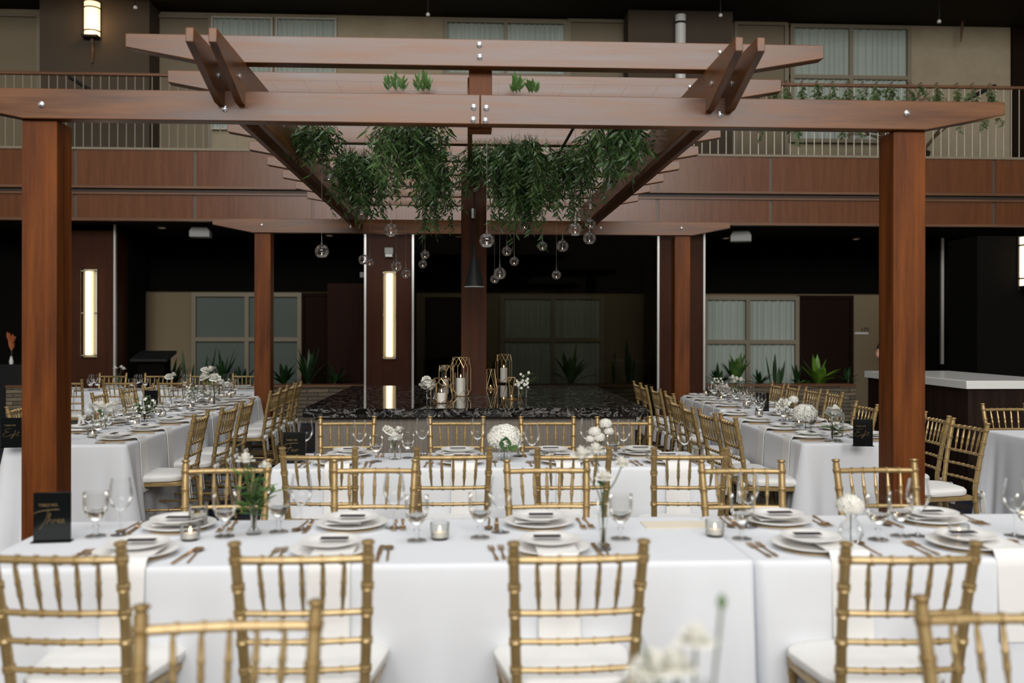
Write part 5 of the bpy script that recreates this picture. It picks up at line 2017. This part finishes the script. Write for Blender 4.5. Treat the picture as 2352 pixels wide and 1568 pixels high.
def trap_lantern(px, pyb, w, h, label, rot=.2):
    p = isl_pt(px, pyb)
    t = thing('trapezoid_candle_holder', label, 'candle holder', (p.x, p.y, iz), rot)
    B = [Vector((w / 2 * sx, w / 2 * sy, .003)) for sx, sy in ((-1, -1), (1, -1), (1, 1), (-1, 1))]
    Tp = [Vector((w * .33 * math.cos(PI / 2 * k), w * .33 * math.sin(PI / 2 * k), h)) for k in range(4)]
    E = []
    for k in range(4):
        E += [(B[k], B[(k + 1) % 4]), (Tp[k], Tp[(k + 1) % 4]), (B[k], Tp[(k + 2) % 4 if False else (k + 3) % 4]), (B[k], Tp[(k + 2) % 4])]
    wire(t, E, .0025)
    MB().box(-w * .42, w * .42, -w * .42, w * .42, 0, .003).build('base_plate', M_brass, t, smooth=False)
    MB().lathe([(0, .003), (.02, .003), (.022, .03), (.02, .03), (0, .02)], 14).build('tealight_cup', M_brass, t)
    MB().lathe([(0, .02), (.004, .03), (0, .042)], 8).build('flame', M_flame, t)


gem_lantern(1058, 909, .185, .345, 'large gold wire lantern left of the centre post', (.04, .155), True)
gem_lantern(1024, 887, .165, .22, 'gold wire lantern behind the small one on the island', (.03, .07), False, .1)
gem_lantern(1014, 925, .17, .20, 'small gold wire lantern closest to the island edge', (.036, .075), False, .5)
gem_lantern(1157, 878, .19, .32, 'tall gold wire lantern right of the centre post', (.04, .16), False, .2)
trap_lantern(1127, 893, .11, .20, 'pale wire candle holder just right of the centre post')
trap_lantern(1175, 918, .12, .19, 'gold wire candle holder closest to the edge right of post', .7)


def isl_vase(kind, px, pyb, label, sc=1):
    p = isl_pt(px, pyb)
    place(VASE[kind], (p.x, p.y, iz), 0, label, None, sc)
    return (p.x, p.y)


v = isl_vase('jar', 989, 915, 'small glass vase of large white rose at left on the island', 1.2)
for i, (px, py, s, l) in enumerate(((982, 884, 1.7, 'largest'), (980, 873, 1.0, 'topmost'), (990, 893, 1.1, 'lowest'))):
    flower(v, .07, tg(px, py, v[1]), ROSE[i], 'white rose in the left island vase, %s' % l, s, leaf=False, tilt=(.6, -.3))
v = isl_vase('slim', 1018, 884, 'slender vase with one white rose behind the island lanterns', 1.05)
flower(v, .16, tg(1020, 848, v[1]), ROSE[2], 'white rose with green leaf behind the wire lanterns on island', 1.15, tilt=(.6, 0))
v = isl_vase('cube', 1200, 914, 'glass vase of leafy white blossom at right on the island', .9)
greens(v, [tg(1206, 858, v[1]), tg(1218, 852, v[1]), tg(1198, 870, v[1]), tg(1222, 868, v[1])], 'leafy sprig with tiny white blossom at right on the island', M_leafA, n=18, leaf=.035, lw=.014, spread=.06, flowers=.4)
ZTOP = ZT_

# ================================================================== PERSON half hidden behind the right post
def person():
    Y = 10.7
    X = px_x(2064, Y)
    root = thing('person', 'person in black shirt standing behind bar, mostly hidden by right post', 'person', (X, Y, 0), rad(20))
    J = {}
    ed = []

    def skin(name, pts, edges, rads, m, sub=2):
        me = bpy.data.meshes.new(name)
        me.from_pydata(pts, edges, [])
        o = bpy.data.objects.new(name, me)
        COL.objects.link(o)
        o.parent = root
        md = o.modifiers.new('skin', 'SKIN')
        for i, r_ in enumerate(rads):
            sv = me.skin_vertices[0].data[i]
            sv.radius = (r_, r_) if not isinstance(r_, tuple) else r_
            sv.use_root = (i == 0)
        sb = o.modifiers.new('sub', 'SUBSURF')
        sb.levels = sb.render_levels = sub
        me.materials.append(m)
        return o

    def skinlayer(me):
        bm = bmesh.new()
        bm.from_mesh(me)
        bm.verts.layers.skin.verify()
        bm.to_mesh(me)
        bm.free()

    def chain(name, pts, edges, rads, m, sub=2):
        me = bpy.data.meshes.new(name)
        me.from_pydata([tuple(p) for p in pts], edges, [])
        skinlayer(me)
        o = bpy.data.objects.new(name, me)
        COL.objects.link(o)
        o.parent = root
        for i, r_ in enumerate(rads):
            sv = me.skin_vertices[0].data[i]
            sv.radius = r_ if isinstance(r_, tuple) else (r_, r_)
            sv.use_root = (i == 0)
        o.modifiers.new('skin', 'SKIN').use_smooth_shade = True
        sb = o.modifiers.new('sub', 'SUBSURF')
        sb.levels = sb.render_levels = sub
        me.materials.append(m)
        return o
    # whole body in one skinned figure, facing -Y (towards us)
    P = [(0, 0, .92), (0, 0, 1.12), (0, .01, 1.32), (0, .01, 1.45), (0, 0, 1.52), (0, -.01, 1.60), (0, -.01, 1.69),
         (-.17, .01, 1.42), (-.31, .03, 1.21), (-.20, -.17, 1.20), (-.12, -.25, 1.21),
         (.17, .01, 1.42), (.27, .03, 1.18), (.14, -.16, 1.12), (.06, -.24, 1.14),
         (-.09, 0, .86), (-.10, -.01, .48), (-.10, .02, .09), (-.11, -.13, .045),
         (.09, 0, .86), (.10, -.01, .48), (.10, .02, .09), (.11, -.13, .045)]
    E = [(0, 1), (1, 2), (2, 3), (3, 4), (4, 5), (5, 6), (3, 7), (7, 8), (8, 9), (9, 10), (3, 11), (11, 12), (12, 13), (13, 14), (0, 15), (15, 16), (16, 17), (17, 18), (0, 19), (19, 20), (20, 21), (21, 22)]
    Rr = [(.15, .10), (.135, .09), (.155, .10), (.10, .075), .052, (.072, .09), (.07, .085),
          .062, .045, .034, .026, .062, .045, .034, .026, .085, .055, .04, .035, .085, .055, .04, .035]
    chain('body', P, E, Rr, M_skin)
    # shirt: torso and short sleeves slightly outside the body
    Ps = [(0, 0, .90), (0, 0, 1.12), (0, .01, 1.32), (0, .01, 1.455), (-.17, .01, 1.42), (-.275, .025, 1.265), (.17, .01, 1.42), (.245, .025, 1.24)]
    Es = [(0, 1), (1, 2), (2, 3), (3, 4), (4, 5), (3, 6), (6, 7)]
    chain('shirt', Ps, Es, [(.175, .12), (.155, .108), (.175, .118), (.105, .085), .076, .064, .076, .064], M_shirt)
    Pt = [(0, 0, .95), (-.09, 0, .84), (-.10, -.01, .48), (-.10, .015, .10), (.09, 0, .84), (.10, -.01, .48), (.10, .015, .10)]
    chain('trousers', Pt, [(0, 1), (1, 2), (2, 3), (0, 4), (4, 5), (5, 6)], [(.165, .112), .1, .075, .062, .1, .075, .062], M_trouser)
    # hands: palm and five fingers each
    for (wp_, d, up) in ((Vector((-.12, -.25, 1.21)), Vector((.75, -.6, .05)), Vector((0, 0, 1))), (Vector((.06, -.24, 1.14)), Vector((-.8, -.5, .15)), Vector((0, 0, 1)))):
        d = d.normalized()
        sd = d.cross(up).normalized()
        pts, ed, rr_ = [wp_, wp_ + d * .045, wp_ + d * .085], [(0, 1), (1, 2)], [(.026, .018), (.034, .016), (.036, .014)]
        for k, L in enumerate((.062, .072, .068, .052)):
            b = wp_ + d * .088 + up * (.027 - .018 * k)
            i = len(pts)
            pts += [b, b + d * L * .5 - sd * .006, b + d * L * .9 - sd * .026]
            ed += [(2, i), (i, i + 1), (i + 1, i + 2)]
            rr_ += [.0095, .0085, .0075]
        i = len(pts)
        b = wp_ + d * .03 + up * .03
        pts += [b, b + d * .035 + up * .02, b + d * .062 + up * .022 - sd * .01]
        ed += [(1, i), (i, i + 1), (i + 1, i + 2)]
        rr_ += [.012, .010, .0085]
        chain('hand', pts, ed, rr_, M_skin, 1)
    # face and hair
    h = MB()
    h.lathe([(0, .0), (.012, .004), (.008, .03), (0, .034)], 8, (0, -.098, 1.635))
    for s in (-1, 1):
        h.lathe([(0, 0), (.016, .012), (.02, .03), (.01, .052), (0, .055)], 8, (s * .078, 0, 1.615))
    h.build('nose_and_ears', M_skin, root)
    e_ = MB()
    for s in (-1, 1):
        e_.lathe([(0, -.005), (.006, 0), (0, .005)], 8, (s * .030, -.084, 1.655))
    e_.lathe([(0, -.003), (.014, 0), (0, .003)], 8, (0, -.080, 1.592))
    e_.build('eyes_and_mouth', M_hair, root)
    hr = MB().lathe([(.080, -.01), (.087, .03), (.080, .07), (.048, .098), (0, .106)], 20, (0, .022, 1.675))
    hr.build('hair', M_hair, root)


person()

# ================================================================== LIGHT
def area(name, loc, target, sx, sy, power, col):
    l = bpy.data.lights.new(name, 'AREA')
    l.shape = 'RECTANGLE'
    l.size, l.size_y = sx, sy
    l.energy = power
    l.color = col
    o = bpy.data.objects.new(name, l)
    COL.objects.link(o)
    o.location = loc
    d = Vector(target) - Vector(loc)
    o.rotation_euler = d.to_track_quat('-Z', 'Y').to_euler()
    return o


area('roof_skylight', (0, 2.5, 13.3), (0, 2.5, 0), 12, 11, P_TOP, (.90, .95, 1.0))
area('rear_skylight', (.5, -13.2, 9.1), (.5, 8, 3.0), 17, 6.4, P_REAR, (1.0, .985, .965))

# soft glow of the wall lights is carried by the lamps themselves
for (px, py, Y, e_) in ((213, 50, 15.62, 5), ):
    w = at(px, py, Y)
    l = bpy.data.lights.new('lantern_glow', 'POINT')
    l.energy = e_
    l.color = (1, .6, .25)
    l.shadow_soft_size = .08
    o = bpy.data.objects.new('lantern_glow', l)
    COL.objects.link(o)
    o.location = w

world = bpy.data.worlds.new('World')
scene.world = world
world.use_nodes = True
world.node_tree.nodes['Background'].inputs[0].default_value = (.6, .7, .8, 1)
world.node_tree.nodes['Background'].inputs[1].default_value = .3

# ================================================================== CAMERA
cam = bpy.data.cameras.new('Camera')
cam.sensor_width = 36
cam.lens = F * 36 / 2352
cam.shift_y = (HY - 784) / 2352
cam.clip_start = .05
cam.dof.use_dof = True
cam.dof.focus_distance = 7.0
cam.dof.aperture_fstop = 1.8
co = bpy.data.objects.new('Camera', cam)
COL.objects.link(co)
co.location = (0, 0, HC)
Mx = Matrix((Vector((cy_, -sy_, 0)), Vector((0, 0, 1)), Vector((-sy_, -cy_, 0)))).transposed()
co.rotation_euler = (Mx @ Matrix.Rotation(ROLL, 3, 'Z')).to_euler()
scene.camera = co

vs_ = scene.view_settings
vs_.view_transform = 'Standard'
vs_.look = 'None'
vs_.gamma = 1
vs_.exposure = EXPO
vs_.use_curve_mapping = False
cyc = scene.cycles
cyc.max_bounces = 10
cyc.transparent_max_bounces = 32
cyc.transmission_bounces = 8
cyc.glossy_bounces = 4
cyc.diffuse_bounces = 4
cyc.caustics_reflective = False
cyc.caustics_refractive = False
cyc.sample_clamp_indirect = 6
cyc.use_denoising = True
